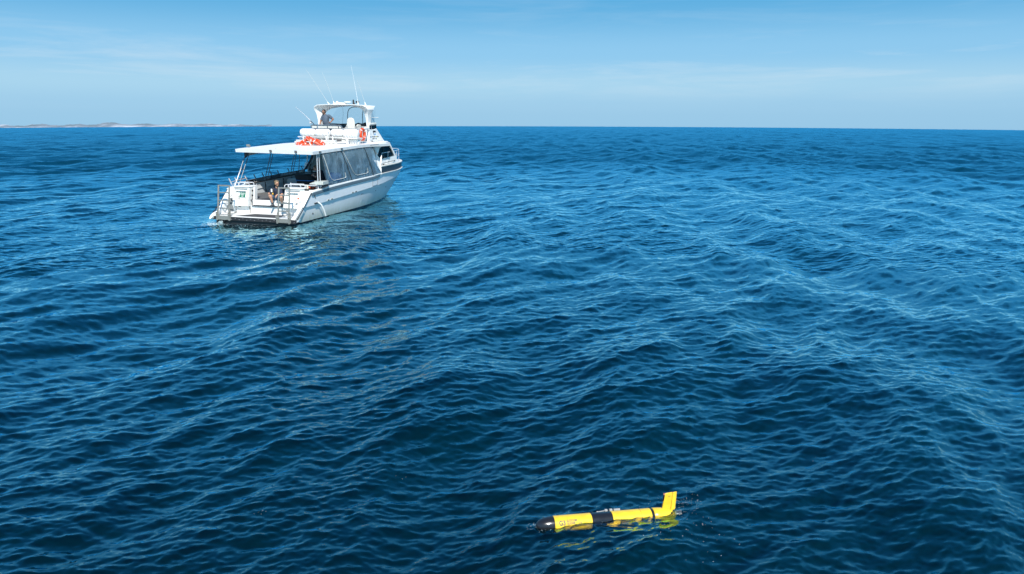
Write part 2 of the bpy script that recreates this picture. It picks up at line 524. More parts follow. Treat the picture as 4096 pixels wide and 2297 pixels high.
def text(name, s, size, M, m, parent, depth=0.003, sx=1.0, bold=0.0, align='LEFT'):
    """raised flat lettering, turned into a mesh; M puts its baseline start, x along the writing, y up the letters"""
    cu = bpy.data.curves.new(name, 'FONT')
    cu.body = s; cu.size = size; cu.extrude = depth; cu.offset = bold
    cu.align_x = align
    cu.space_line = 0.95
    tmp = bpy.data.objects.new(name, cu)
    COL.objects.link(tmp)
    dg = bpy.context.evaluated_depsgraph_get()
    me = bpy.data.meshes.new_from_object(tmp.evaluated_get(dg))
    bpy.data.objects.remove(tmp)
    me.transform(Matrix.Diagonal((sx, 1, 1, 1)))
    me.transform(M)
    me.materials.clear(); me.materials.append(m)
    o = bpy.data.objects.new(name, me)
    COL.objects.link(o)
    if parent: o.parent = parent
    return o
def frame(o, x, y):
    """matrix from origin and two axes"""
    x = Vector(x).normalized(); y = Vector(y); y = (y - x * y.dot(x)).normalized(); z = x.cross(y)
    M = Matrix((x, y, z)).transposed().to_4x4(); M.translation = Vector(o)
    return M
def lerp(a, b, t): return a + (b - a) * t
def curve_at(pts, x):
    if x <= pts[0][0]: return pts[0][1]
    for (a, b), (c, d) in zip(pts, pts[1:]):
        if x <= c:
            t = (x - a) / (c - a)
            return lerp(b, d, t)
    return pts[-1][1]
def smooth_at(pts, x):
    """monotone-ish cubic through points"""
    xs = [p[0] for p in pts]; ys = [p[1] for p in pts]
    n = len(xs)
    if x <= xs[0]: return ys[0]
    if x >= xs[-1]: return ys[-1]
    i = max(k for k in range(n) if xs[k] <= x); i = min(i, n - 2)
    def sl(k):
        if k == 0: return (ys[1] - ys[0]) / (xs[1] - xs[0])
        if k == n - 1: return (ys[-1] - ys[-2]) / (xs[-1] - xs[-2])
        return (ys[k + 1] - ys[k - 1]) / (xs[k + 1] - xs[k - 1])
    h = xs[i + 1] - xs[i]; t = (x - xs[i]) / h
    return ((2 * t**3 - 3 * t**2 + 1) * ys[i] + (t**3 - 2 * t**2 + t) * h * sl(i) + (-2 * t**3 + 3 * t**2) * ys[i + 1] + (t**3 - t**2) * h * sl(i + 1))

# ------------------------------------------------------------------ materials of the boat and the people
WHITE = mat('gelcoat_white', (0.81, 0.81, 0.79), 0.42, var=0.10, scale=3.5)
WHITE2 = mat('deck_white', (0.74, 0.75, 0.74), 0.5, var=0.06, scale=5, bump=0.002, bscale=140)
INNER = mat('inner_grey', (0.62, 0.65, 0.66), 0.5, var=0.08, scale=4)
SEATG = mat('pale_vinyl', (0.62, 0.62, 0.57), 0.45, var=0.06)
ALU = mat('aluminium', (0.31, 0.305, 0.275), 0.45, metal=0.45, var=0.22, scale=14, bump=0.001)
STEEL = mat('stainless_steel', (0.74, 0.74, 0.75), 0.28, metal=0.45, var=0.05)
DARKTUBE = mat('weathered_tube', (0.20, 0.24, 0.27), 0.35, metal=0.6, var=0.15)
BLACK = mat('black_rubber', (0.022, 0.022, 0.025), 0.6, var=0.3, scale=20)
CARPET = mat('marine_carpet', (0.115, 0.118, 0.12), 0.95, var=0.35, scale=90, bump=0.004, bscale=300)
MATT = mat('dark_deck_mat', (0.040, 0.041, 0.046), 0.9, var=0.25, scale=70, bump=0.004, bscale=260)
GREYBOX = mat('grey_board', (0.46, 0.49, 0.46), 0.6, var=0.22, scale=9, bump=0.002)
ORANGE = mat('ring_orange', (0.72, 0.065, 0.012), 0.42, var=0.12, scale=7)
TAPE = mat('ring_tape', (0.72, 0.70, 0.68), 0.5)
ROPE = mat('white_rope', (0.62, 0.60, 0.52), 0.8, var=0.2, scale=40)
BLUE = mat('blue_plastic', (0.02, 0.16, 0.55), 0.45, var=0.15)
BLUEROPE = mat('blue_rope', (0.02, 0.22, 0.62), 0.7)
TARP = mat('black_tarp', (0.012, 0.013, 0.016), 0.7, var=0.3, scale=5, bump=0.02, bscale=5)
RED = mat('red_plastic', (0.62, 0.03, 0.05), 0.5)
GREEN = mat('sign_green', (0.01, 0.16, 0.09), 0.4)
TXTW = mat('print_white', (0.8, 0.8, 0.8), 0.5, var=0.0)
TXTK = mat('print_dark', (0.03, 0.03, 0.035), 0.5, var=0.0)
NAVY = mat('print_navy', (0.03, 0.045, 0.09), 0.5, var=0.0)
SKYB = mat('print_blue', (0.08, 0.32, 0.62), 0.5, var=0.0)
YEL = mat('print_yellow', (0.75, 0.6, 0.05), 0.5, var=0.0)
CANVAS = mat('dark_canvas', (0.035, 0.042, 0.055), 0.85, var=0.2, scale=12, bump=0.01, bscale=14)
GREYCAN = mat('grey_canvas', (0.30, 0.33, 0.34), 0.85, var=0.2, scale=6, bump=0.01, bscale=10)
AGED = mat('aged_white', (0.62, 0.62, 0.58), 0.6, var=0.12, scale=8)
def glass_mat(name, col, alpha, rough=0.04, haze=None, hamt=0.0, wrinkle=0.0, ior=1.45):
    """see-through sheet: a clear share, a tint, a milky film and a sharp reflection"""
    m = bpy.data.materials.new(name); m.use_nodes = True
    t = m.node_tree; t.nodes.clear(); l = t.links.new
    tr = t.nodes.new('ShaderNodeBsdfTransparent'); tr.inputs[0].default_value = (*col, 1)
    gl = t.nodes.new('ShaderNodeBsdfGlossy'); gl.inputs['Roughness'].default_value = rough
    df = t.nodes.new('ShaderNodeBsdfDiffuse'); df.inputs[0].default_value = (*(haze or (0.6, 0.65, 0.68)), 1)
    fr = t.nodes.new('ShaderNodeFresnel'); fr.inputs['IOR'].default_value = ior
    m1 = t.nodes.new('ShaderNodeMixShader'); m2 = t.nodes.new('ShaderNodeMixShader')
    tcn = t.nodes.new('ShaderNodeTexCoord')
    no = t.nodes.new('ShaderNodeTexNoise'); no.inputs['Scale'].default_value = 2.2; no.inputs['Detail'].default_value = 6; no.inputs['Distortion'].default_value = 1.0
    l(tcn.outputs['Object'], no.inputs['Vector'])
    mr = t.nodes.new('ShaderNodeMapRange'); mr.inputs['From Min'].default_value = 0.35; mr.inputs['From Max'].default_value = 0.75
    mr.inputs['To Min'].default_value = hamt * 0.45; mr.inputs['To Max'].default_value = min(1, hamt * 1.7)
    l(no.outputs['Fac'], mr.inputs['Value'])
    l(mr.outputs[0], m1.inputs[0]); l(tr.outputs[0], m1.inputs[1]); l(df.outputs[0], m1.inputs[2])
    l(fr.outputs[0], m2.inputs[0]); l(m1.outputs[0], m2.inputs[1]); l(gl.outputs[0], m2.inputs[2])
    if wrinkle:
        nb = t.nodes.new('ShaderNodeTexNoise'); nb.inputs['Scale'].default_value = 1.6; nb.inputs['Detail'].default_value = 3; nb.inputs['Distortion'].default_value = 1.5
        mpn = t.nodes.new('ShaderNodeMapping'); mpn.inputs['Scale'].default_value = (2.6, 1, 0.7)
        l(tcn.outputs['Object'], mpn.inputs[0]); l(mpn.outputs[0], nb.inputs['Vector'])
        bp = t.nodes.new('ShaderNodeBump'); bp.inputs['Distance'].default_value = wrinkle; bp.inputs['Strength'].default_value = 1
        l(nb.outputs['Fac'], bp.inputs['Height']); l(bp.outputs[0], gl.inputs['Normal']); l(bp.outputs[0], fr.inputs['Normal'])
    o = t.nodes.new('ShaderNodeOutputMaterial'); l(m2.outputs[0], o.inputs[0])
    return m
CLEAR = glass_mat('clear_vinyl', (0.80, 0.86, 0.88), 1, 0.05, (0.46, 0.68, 0.84), 0.21, 0.008)
SCREEN = glass_mat('clear_screen', (0.93, 0.95, 0.96), 1, 0.02, (0.7, 0.78, 0.84), 0.02, 0.02, 1.18)
DGLASS = glass_mat('tinted_glass', (0.10, 0.16, 0.18), 1, 0.02, (0.05, 0.07, 0.08), 0.10)
# hull paint: white with a yellowish film of weed and streaks that grows towards the waterline
def hull_mat():
    m = mat('hull_white', (0.70, 0.72, 0.73), 0.25, var=0.05, scale=1.5, coat=0.3)
    t = m.node_tree; b = t.nodes['Principled BSDF']; l = t.links.new
    src = b.inputs['Base Color'].links[0].from_socket
    tcn = t.nodes.new('ShaderNodeTexCoord'); sp = t.nodes.new('ShaderNodeSeparateXYZ'); l(tcn.outputs['Object'], sp.inputs[0])
    mpn = t.nodes.new('ShaderNodeMapping'); mpn.inputs['Scale'].default_value = (5, 5, 0.7); l(tcn.outputs['Object'], mpn.inputs[0])
    no = t.nodes.new('ShaderNodeTexNoise'); no.inputs['Scale'].default_value = 1.6; no.inputs['Detail'].default_value = 7; l(mpn.outputs[0], no.inputs['Vector'])
    mr = t.nodes.new('ShaderNodeMapRange'); mr.inputs['From Min'].default_value = 0.62; mr.inputs['From Max'].default_value = 0.0
    l(sp.outputs['Z'], mr.inputs['Value'])
    mu = t.nodes.new('ShaderNodeMath'); mu.operation = 'MULTIPLY'; l(mr.outputs[0], mu.inputs[0]); l(no.outputs['Fac'], mu.inputs[1])
    mx = t.nodes.new('ShaderNodeMix'); mx.data_type = 'RGBA'
    l(mu.outputs[0], mx.inputs[0]); l(src, mx.inputs[6]); mx.inputs[7].default_value = (0.40, 0.40, 0.22, 1)
    # black antifouling below the boot line
    st = t.nodes.new('ShaderNodeMath'); st.operation = 'LESS_THAN'; st.inputs[1].default_value = 0.055; l(sp.outputs['Z'], st.inputs[0])
    m3 = t.nodes.new('ShaderNodeMix'); m3.data_type = 'RGBA'
    l(st.outputs[0], m3.inputs[0]); l(mx.outputs[2], m3.inputs[6]); m3.inputs[7].default_value = (0.012, 0.014, 0.018, 1)
    l(m3.outputs[2], b.inputs['Base Color'])
    return m
HULL = hull_mat()

# ------------------------------------------------------------------ the charter boat: frame x forward, y to port, z up, origin amidships of the transom at the water
YAW, HEEL = R(16.0), R(0.3)
fx = Vector((math.sin(YAW), math.cos(YAW), 0)); fy = Vector((-math.cos(YAW), math.sin(YAW), 0)); fz = Vector((0, 0, 1))
fy, fz = math.cos(HEEL) * fy + math.sin(HEEL) * fz, -math.sin(HEEL) * fy + math.cos(HEEL) * fz
BM = Matrix((fx, fy, fz)).transposed().to_4x4()
BM.translation = Vector((-11.518, 30.628, 0.07))
boat = empty('charter_boat', BM, 'white charter boat with a long hard roof, clear side curtains and an upper steering deck', 'boat')
def bp(name, b, m, **k): return obj(name, b, m, k.pop('parent', boat), **k)
HB = 2.22
SHEER = [(0.0, 2.20), (6.0, 2.22), (8.0, 2.18), (9.5, 2.02), (10.9, 1.84), (11.9, 1.62), (12.6, 1.38), (13.3, 1.02), (13.9, 0.58), (14.25, 0.0)]
GZ = [(0.0, 1.31), (1.26, 1.31), (2.66, 1.40), (4.96, 1.49), (7.35, 1.55), (8.3, 1.60), (11, 1.60), (14.25, 1.66)]
KNZ = [(0.0, 0.66), (0.59, 0.68), (4.78, 0.87), (7.82, 1.02), (10.5, 1.16), (14.0, 1.4)]
WLY = [(0.0, 2.08), (4.0, 2.02), (6.7, 1.92), (8.3, 1.70), (9.7, 1.42), (11.0, 1.02), (12.0, 0.62), (12.9, 0.03), (13.2, 0.02)]
def sheer(x): return smooth_at(SHEER, x)
def gz(x): return curve_at(GZ, x)
def kz(x): return curve_at(KNZ, x)
def wly(x): return smooth_at(WLY, x)
b = B()
xs = [1.4, 2.0, 3.0, 4.0, 5.0, 6.0, 7.0, 8.0, 8.8, 9.6, 10.4, 11.0, 11.6, 12.2, 12.7, 13.2, 13.6, 13.9, 14.1, 14.22]
for s in (-1, 1):
    rings = []
    for i, x in enumerate(xs):
        g = sheer(x)
        t = min(1, x / 14.25)
        bowf = max(0, (x - 9.0) / 5.2)
        ky = lerp(g - 0.012, g * 0.90, min(1, bowf))
        k = kz(x)
        xl = min(x, lerp(x, 12.9, max(0, (x - 11.5) / 2.7)))      # the stem rakes: low points lag behind
        w = wly(xl)
        zk = k
        rings.append([(x, s * g, gz(x)), (x, s * ky, zk), (lerp(x, xl, 0.05), s * (ky - 0.065 * (1 - 0.6 * bowf)), zk - 0.03),
                      (lerp(x, xl, 0.55), s * lerp(w, ky - 0.065, 0.55), zk * 0.5), (xl, s * w, 0.03), (xl - 0.02, s * max(0.0, w - 0.16), -0.35), (xl - 0.3, s * 0.0, -0.6)])
    # aft end of the side: the raked stern edge
    g0 = 2.20
    rr = [[(1.28, s * g0, 1.31), (0.60, s * (g0 - 0.012), 0.70), (0.59, s * (g0 - 0.077), 0.67), (0.03, s * (g0 - 0.085), 0.24), (0.47, s * 2.07, 0.03), (0.6, s * 1.95, -0.35), (0.6, 0, -0.6)]] + rings
    b.loft(rr, loop=False)
hull = bp('hull', b, HULL, smooth=28)
# raked stern wings: thick plates whose aft faces show white, from the deck corner down to the platform
for s in (-1, 1):
    c = B()
    c.prism([(1.29, s * 2.185, 1.335), (0.605, s * 2.185, 0.715), (0.9, s * 2.185, 0.70), (1.6, s * 2.185, 1.335)], (0, -s * 0.25, 0))
    c.prism([(0.60, s * 2.105, 0.71), (0.0, s * 2.105, 0.258), (0.0, s * 2.105, 0.10), (0.40, s * 2.105, 0.10), (0.9, s * 2.105, 0.69)], (0, -s * 0.17, 0))
    bp('stern_wing', c, WHITE, bevel=0.012)
# transom under the platform
b = B(); b.quad((0.9, -1.98, 0.2), (0.9, 1.98, 0.2), (0.9, 1.7, -0.5), (0.9, -1.7, -0.5))
bp('transom', b, HULL)
# sheer cap and rub rail
for s in (-1, 1):
    cap = []
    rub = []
    cx = [1.28 + 0.4 * i for i in range(18)]
    for x in cx:
        g = sheer(x); z = gz(x)
        cap.append([(x, s * (g + 0.055), z - 0.03), (x, s * (g + 0.055), z + 0.035), (x, s * (g - 0.16), z + 0.035), (x, s * (g - 0.16), z - 0.03)])
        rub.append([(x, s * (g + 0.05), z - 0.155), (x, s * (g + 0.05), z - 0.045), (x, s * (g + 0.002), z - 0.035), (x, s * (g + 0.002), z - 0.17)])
    c = B(); c.loft(cap); bp('gunwale_cap', c, WHITE, bevel=0.012)
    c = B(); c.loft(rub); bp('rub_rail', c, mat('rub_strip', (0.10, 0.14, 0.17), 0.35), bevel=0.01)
# bow: dark band, cap rim and the foredeck
def bowline(dy, z_of, x0=8.32):
    pts = []
    X = [x0 + (14.25 - x0) * (1 - math.cos(math.pi / 2 * i / 18)) if False else x0 + (14.25 - x0) * math.sin(math.pi / 2 * i / 18) for i in range(19)]
    for x in X: pts.append((x + dy * max(0, (x - 12.5) / 1.7), -(max(0, sheer(x)) + dy), z_of(x)))
    return pts + [(p[0], -p[1], p[2]) for p in pts[-2::-1]]
c = B()
for lo, hi, d0, d1 in ((1.60, 1.95, 0.012, 0.035),):
    outer_lo = bowline(d0, lambda x: gz(x) + 0.0); outer_hi = bowline(d1, lambda x: 1.955)
    in_lo = bowline(-0.05, lambda x: gz(x)); in_hi = bowline(-0.05, lambda x: 1.955)
    c.loft([[a, q, w, v] for a, q, w, v in zip(outer_lo, outer_hi, in_hi, in_lo)])
DARKBAND = mat('bow_band', (0.03, 0.031, 0.034), 0.35, var=0.3, scale=8)
bp('bow_band', c, DARKBAND)
c = B()
A1, A2, A3, A4 = (bowline(0.06, lambda x: 1.945), bowline(0.07, lambda x: 2.005), bowline(-0.10, lambda x: 2.02), bowline(-0.10, lambda x: 1.945))
c.loft([list(q) for q in zip(A1, A2, A3, A4)])
bp('bow_rim', c, AGED, bevel=0.01)
c = B()
A1, A2 = bowline(0.055, lambda x: gz(x) - 0.045), bowline(0.07, lambda x: gz(x) + 0.01)
A3 = bowline(0.0, lambda x: gz(x) + 0.01); A4 = bowline(0.0, lambda x: gz(x) - 0.045)
c.loft([list(q) for q in zip(A1, A2, A3, A4)])
bp('bow_rub_rail', c, WHITE, bevel=0.008)
c = B()
dk = bowline(-0.09, lambda x: 1.99)
m = len(dk) // 2
for i in range(m):
    a, q = dk[i], dk[i + 1]; a2, q2 = dk[-1 - i], dk[-2 - i]
    ca = (a[0], 0, 2.05); cq = (q[0], 0, 2.05)
    c.quad(a, q, cq, ca); c.quad(ca, cq, q2, a2)
bp('foredeck', c, WHITE2)

# swim platform
c = B(); c.box(0.0, 1.02, -2.055, 2.055, 0.16, 0.255); c.box(1.02, 1.7, -2.055, 2.055, 0.16, 0.255)
plat = bp('swim_platform', c, WHITE2, bevel=0.01)
c = B(); c.box(-0.055, -0.002, -2.20, 2.20, 0.08, 0.235); bp('platform_fender', c, BLACK, bevel=0.01)
pf = [o for o in bpy.data.objects if o.name.startswith('platform_fender')][0]
for i in range(22):
    y = -2.1 + i * 0.2; z = 0.13 + 0.05 * (i % 2)
    c = B(); c.lathe([(0, 0.012), (0.008, 0.010), (0.012, 0.0)], (-0.056, y, z), (-1, 0, 0), 8); obj('bolt', c, STEEL, pf)
c = B(); c.prism([(0.10, 1.10, 0.259), (0.10, -1.0, 0.259), (0.50, -1.10, 0.259), (1.30, -0.95, 0.259), (1.30, 1.0, 0.259), (0.5, 1.25, 0.259)][:0] or
    [(0.14, 1.02, 0.259), (0.14, -1.05, 0.259), (0.95, -1.10, 0.259), (0.95, 0.55, 0.259)], (0, 0, 0.006)); bp('platform_mat', c, MATT)
for s in (-1, 1):
    for i in range(4):
        c = B(); x = 0.12 + i * 0.16
        c.box(x, x + 0.09, *sorted((s * 1.22, s * 1.98)), 0.257, 0.269)
        bp('tread_slat', c, AGED if s > 0 else WHITE2, bevel=0.003)
# black box filling the open space below the platform, standing for its shade
c = B(); c.box(0.06, 0.95, -2.02, 2.02, -0.9, 0.155); bp('platform_shade_box', c, mat('under_platform_shade', (0.015, 0.017, 0.02), 0.5), bevel=0.02)
c = B(); c.lathe([(-0.12, 0.13), (0.0, 0.14), (0.02, 0.12), (0.02, 0.09), (-0.1, 0.085)], (-0.02, 1.62, 0.08), (-1, 0, -0.05), 20); bp('exhaust_outlet', c, BLACK)
# hull pod bulging on the port quarter
c = B()
ring = []
for i in range(10):
    t = i / 9; x = lerp(-0.12, 1.9, t); q = math.sin(math.pi * min(1, t * 0.5 + 0.12)) * 0.9
    ring.append([(x + 0.12 * (math.sin(a)), 2.11 + 0.20 * q * math.cos(a), 0.24 + 0.36 * q * math.sin(a)) for a in [2 * math.pi * k / 14 for k in range(14)]])
c.loft(ring); bp('quarter_pod', c, WHITE, smooth=60)
# dark edge trims along the raked stern
for s in (-1, 1):
    c = B()
    c.tube([(1.27, s * 2.215, 1.29), (0.60, s * 2.215, 0.70)], 0.018, 6); c.tube([(0.57, s * 2.215, 0.67), (0.01, s * 2.215, 0.245)], 0.022, 6)
    bp('edge_trim', c, BLACK)

# cockpit deck, steps, well sides
c = B(); c.box(1.065, 8.05, -2.05, 2.05, 0.84, 0.90); bp('cockpit_deck', c, CARPET)
c = B(); c.prism([(1.12, 0.60, 0.904), (1.12, -0.75, 0.904), (3.0, -1.4, 0.904), (3.0, 0.35, 0.904), (2.05, 0.42, 0.904)], (0, 0, 0.006)); bp('deck_mat', c, MATT)
c = B(); c.box(1.0, 1.06, -1.06, 0.70, 0.66, 0.905); c.box(0.92, 1.06, -1.06, 0.78, 0.255, 0.64); c.box(0.86, 1.06, -1.02, 0.70, 0.612, 0.638)
bp('step', c, WHITE, bevel=0.012)
c = B(); c.box(0.84, 1.0, -0.94, 0.65, 0.641, 0.652); bp('step_tread', c, MATT)
# transom lockers: port and starboard, each with its recess
def locker(s, y_in, y_out, sign):
    """s=+1 port; box with a recessed niche in its aft face"""
    ys = sorted((y_in, y_out))
    X0, X1 = 0.92, 1.62
    c = B()
    zt = 1.45
    # raked aft face: foot further aft than the head
    def ax(z): return lerp(0.80, 1.05, (z - 0.62) / (zt - 0.62))
    fr_ = 0.13
    y0, y1 = ys
    ny0, ny1, nz0, nz1 = y0 + fr_, y1 - 0.10, 0.86, 1.28
    def P_(y, z, d=0): return (ax(z) + d, y, z)
    # frame of the aft face round the niche
    for (a0, a1, c0, c1) in ((y0, y1, nz1, zt), (y0, y1, 0.62, nz0), (y0, ny0, nz0, nz1), (ny1, y1, nz0, nz1)):
        c.hexa([P_(a0, c0), P_(a1, c0), P_(a1, c0, 0.05), P_(a0, c0, 0.05), P_(a0, c1), P_(a1, c1), P_(a1, c1, 0.05), P_(a0, c1, 0.05)])
    # niche lining
    c.hexa([P_(ny0 - 0.01, nz0 - 0.01, 0.12), P_(ny1 + 0.01, nz0 - 0.01, 0.12), P_(ny1 + 0.01, nz0 - 0.01, 0.14), P_(ny0 - 0.01, nz0 - 0.01, 0.14), P_(ny0 - 0.01, nz1 + 0.01, 0.12), P_(ny1 + 0.01, nz1 + 0.01, 0.12), P_(ny1 + 0.01, nz1 + 0.01, 0.14), P_(ny0 - 0.01, nz1 + 0.01, 0.14)])
    c.box(ax(nz0) + 0.045, 1.2, ny0, ny1, nz0 - 0.03, nz0)
    c.box(ax(nz1) + 0.045, 1.25, ny0, ny1, nz1, nz1 + 0.02)
    c.box(0.95, 1.2, ny0 - 0.02, ny0, nz0, nz1); c.box(0.95, 1.2, ny1, ny1 + 0.02, nz0, nz1)
    # inboard cheek, underside and back
    c.hexa([(ax(0.62) + 0.05, y0, 0.62), (1.62, y0, 0.62), (1.62, y0 + 0.03, 0.62), (ax(0.62) + 0.05, y0 + 0.03, 0.62), (ax(zt) + 0.05, y0, zt), (1.62, y0, zt), (1.62, y0 + 0.03, zt), (ax(zt) + 0.05, y0 + 0.03, zt)])
    c.hexa([(ax(0.62) + 0.05, y1 - 0.03, 0.62), (1.62, y1 - 0.03, 0.62), (1.62, y1, 0.62), (ax(0.62) + 0.05, y1, 0.62), (ax(zt) + 0.05, y1 - 0.03, zt), (1.62, y1 - 0.03, zt), (1.62, y1, zt), (ax(zt) + 0.05, y1, zt)])
    c.box(1.59, 1.62, y0 + 0.03, y1 - 0.03, 0.62, zt)
    c.box(0.86, 1.62, y0, y1, 0.60, 0.62)
    lk = bp('transom_locker', c, WHITE, bevel=0.012)
    c = B(); c.box(0.99, 1.68, y0 - 0.02, y1 + 0.02, zt, zt + 0.045); o = obj('locker_lid', c, WHITE, lk, bevel=0.018)
    c = B(); c.box(0.985, 1.0, y0 + 0.06, y1 - 0.06, zt - 0.085, zt - 0.05); obj('lid_groove', c, mat('groove_grey', (0.3, 0.31, 0.31), 0.7), lk)
    c = B(); c.box(1.02, 1.6, y0 + 0.08, y1 - 0.02, 0.26, 0.60); obj('locker_foot', c, WHITE, lk, bevel=0.03)
    return lk
lp = locker(1, 0.86, 1.66, 1)
ls = locker(-1, -1.86, -1.02, -1)
# outer wells beside the port locker (moulded corner, a dark plate painting the shade of its recess) and the starboard one
c = B()
c.prism([(0.35, 1.70, 0.26), (0.35, 2.06, 0.26), (1.5, 2.06, 0.26), (1.5, 1.70, 0.26)], (0, 0, 0.05))
c.hexa([(0.95, 1.66, 0.3), (1.6, 1.66, 0.3), (1.6, 2.06, 0.3), (0.95, 2.06, 0.3), (1.1, 1.66, 1.40), (1.6, 1.66, 1.40), (1.6, 2.06, 1.40), (1.1, 2.06, 1.40)])
bp('quarter_moulding', c, WHITE, bevel=0.03)
c = B(); c.prism([(0.985, 1.72, 0.34), (0.985, 1.98, 0.34), (1.06, 1.95, 0.92), (1.06, 1.80, 0.92)], (0.03, 0, 0.0)); c.bm.transform(Matrix.Translation((-0.035, 0, 0))); bp('quarter_recess_shade', c, mat('recess_shade', (0.16, 0.18, 0.19), 0.7), bevel=0.01)
c = B(); c.hexa([(0.95, -2.06, 0.3), (1.6, -2.06, 0.3), (1.6, -1.86, 0.3), (0.95, -1.86, 0.3), (1.12, -2.06, 1.34), (1.6, -2.06, 1.34), (1.6, -1.86, 1.34), (1.12, -1.86, 1.34)])
bp('quarter_moulding', c, WHITE, bevel=0.03)
# starboard and port deck corners up to the rail
for s in (-1, 1):
    c = B(); c.box(1.2, 1.75, *sorted((s * 1.60, s * 2.16)), 1.30, 1.37); bp('corner_deck', c, WHITE, bevel=0.02)
# white gate frame inboard of the port locker with hinges
c = B(); c.hexa([(1.06, 0.68, 0.64), (1.30, 0.68, 0.64), (1.30, 0.74, 0.64), (1.06, 0.74, 0.64), (1.20, 0.68, 1.47), (1.42, 0.68, 1.47), (1.42, 0.74, 1.47), (1.20, 0.74, 1.47)])
gate = bp('gate_panel', c, WHITE, bevel=0.01)
for z in (0.86, 1.08, 1.30):
    c = B(); xh = lerp(1.04, 1.18, (z - 0.64) / 0.83); c.box(xh - 0.01, xh + 0.04, 0.75, 0.80, z - 0.045, z + 0.045); obj('hinge', c, BLACK, gate)
# signs in the niches
c = B(); Ms = frame((1.13, 1.20, 0.98), (0, -1, 0), (0.3, 0, 1))
c.box(0, 0.30, 0, 0.24, -0.004, 0.004, M=frame((1.014, 1.40, 0.985), (0, -1, 0), (0.30, 0, 1)))
sg = obj('assembly_sign', c, GREEN, lp, bevel=0.0)
for i, wd in enumerate(('EMERGENCY', 'ASSEMBLY', 'AREA')):
    text('lettering', wd, 0.055, frame((1.014 + (0.165 - 0.068 * i) * 0.30, 1.25, 0.985 + 0.165 - 0.068 * i), (0, -1, 0), (0.30, 0, 1)) @ Matrix.Translation((0, 0, 0.006)), TXTW, sg, 0.001, 0.85, 0.001, 'CENTER')
c = B(); c.box(0, 0.11, 0, 0.035, 0, 0.006, M=frame((1.035 - 0.003, 1.42, 1.33), (0, -1, 0), (0.28, 0, 1))); rp_ = obj('red_plate', c, RED, lp)
text('lettering', 'CAUTION', 0.022, frame((1.026, 1.41, 1.338), (0, -1, 0), (0.28, 0, 1)), TXTW, rp_, 0.001, 0.8)
c = B(); c.tube([(1.0, 1.42, 0.90), (1.02, 1.44, 1.0), (1.06, 1.46, 1.1)], [0.02, 0.018, 0.006], 8); c.tube([(0.99, 1.415, 0.88), (1.0, 1.42, 0.94)], 0.026, 8); obj('wash_hose_nozzle', c, BLACK, lp)
c = B()
for k in range(3):
    c.tube([(0.98 + 0.015 * k, 1.02 + 0.055 * math.cos(a) + 0.01 * k, 0.94 + 0.055 * math.sin(a)) for a in [2 * math.pi * i / 14 for i in range(14)]], 0.011, 6, closed=True)
c.ell((0.97, 1.06, 0.885), (0.03, 0.09, 0.018)); obj('tap_fitting', c, STEEL, lp)
c = B(); c.box(0, 0.14, 0, 0.05, 0, 0.01, M=frame((0.845, 1.36, 0.575), (0, -1, 0), (0, 0, 1))); obj('drain_slot', c, BLACK, lp)
c = B(); c.box(0, 0.09, 0, 0.075, 0, 0.01, M=frame((0.925, -1.70, 1.02), (0, -1, 0), (0.28, 0, 1))); obj('orange_label', c, mat('label_orange', (0.5, 0.10, 0.04), 0.6), ls)
c = B(); c.box(0, 0.52, 0, 0.20, 0, 0.006, M=frame((1.085, -1.12, 1.02), (0, -1, 0), (0.28, 0, 1))); obj('niche_panel', c, mat('niche_grey', (0.3, 0.34, 0.35), 0.6), ls)
c = B(); c.box(0, 0.10, 0, 0.04, 0, 0.01, M=frame((0.86, -1.62, 0.80), (0, -1, 0), (0.28, 0, 1))); obj('catch', c, BLACK, ls)
c = B(); c.tube([(0.93, -1.98, 1.0), (0.70, -1.70, 0.92), (0.45, -1.52, 0.86)], 0.012, 6); bp('ladder_stay', c, STEEL)
c = B(); c.tube([(0.95, -1.55, 1.30), (0.86, -1.62, 1.05), (0.82, -1.75, 0.80)], 0.007, 5); c.tube([(0.95, -1.80, 1.05), (0.90, -1.86, 0.85), (0.86, -1.82, 0.76), (0.85, -1.72, 0.80)], 0.007, 5); bp('hanging_cord', c, BLACK)
# cables over the port quarter moulding
c = B()
c.tube([(0.98, 2.0, 1.22), (0.93, 1.9, 1.06), (0.90, 1.8, 1.02), (0.90, 1.70, 0.86)], 0.009, 5); c.tube([(0.96, 1.72, 1.2), (0.88, 1.74, 1.02), (0.90, 1.78, 0.88), (0.91, 1.70, 0.84)], 0.008, 5); c.tube([(0.9, 2.02, 1.10), (0.88, 1.86, 1.06), (0.88, 1.68, 1.1)], 0.007, 5)
c.lathe([(0, 0.045), (0.06, 0.02), (0.09, 0.0)], (0.90, 1.74, 0.82), (0, 0, 1), 10)
bp('mooring_cord', c, BLACK)

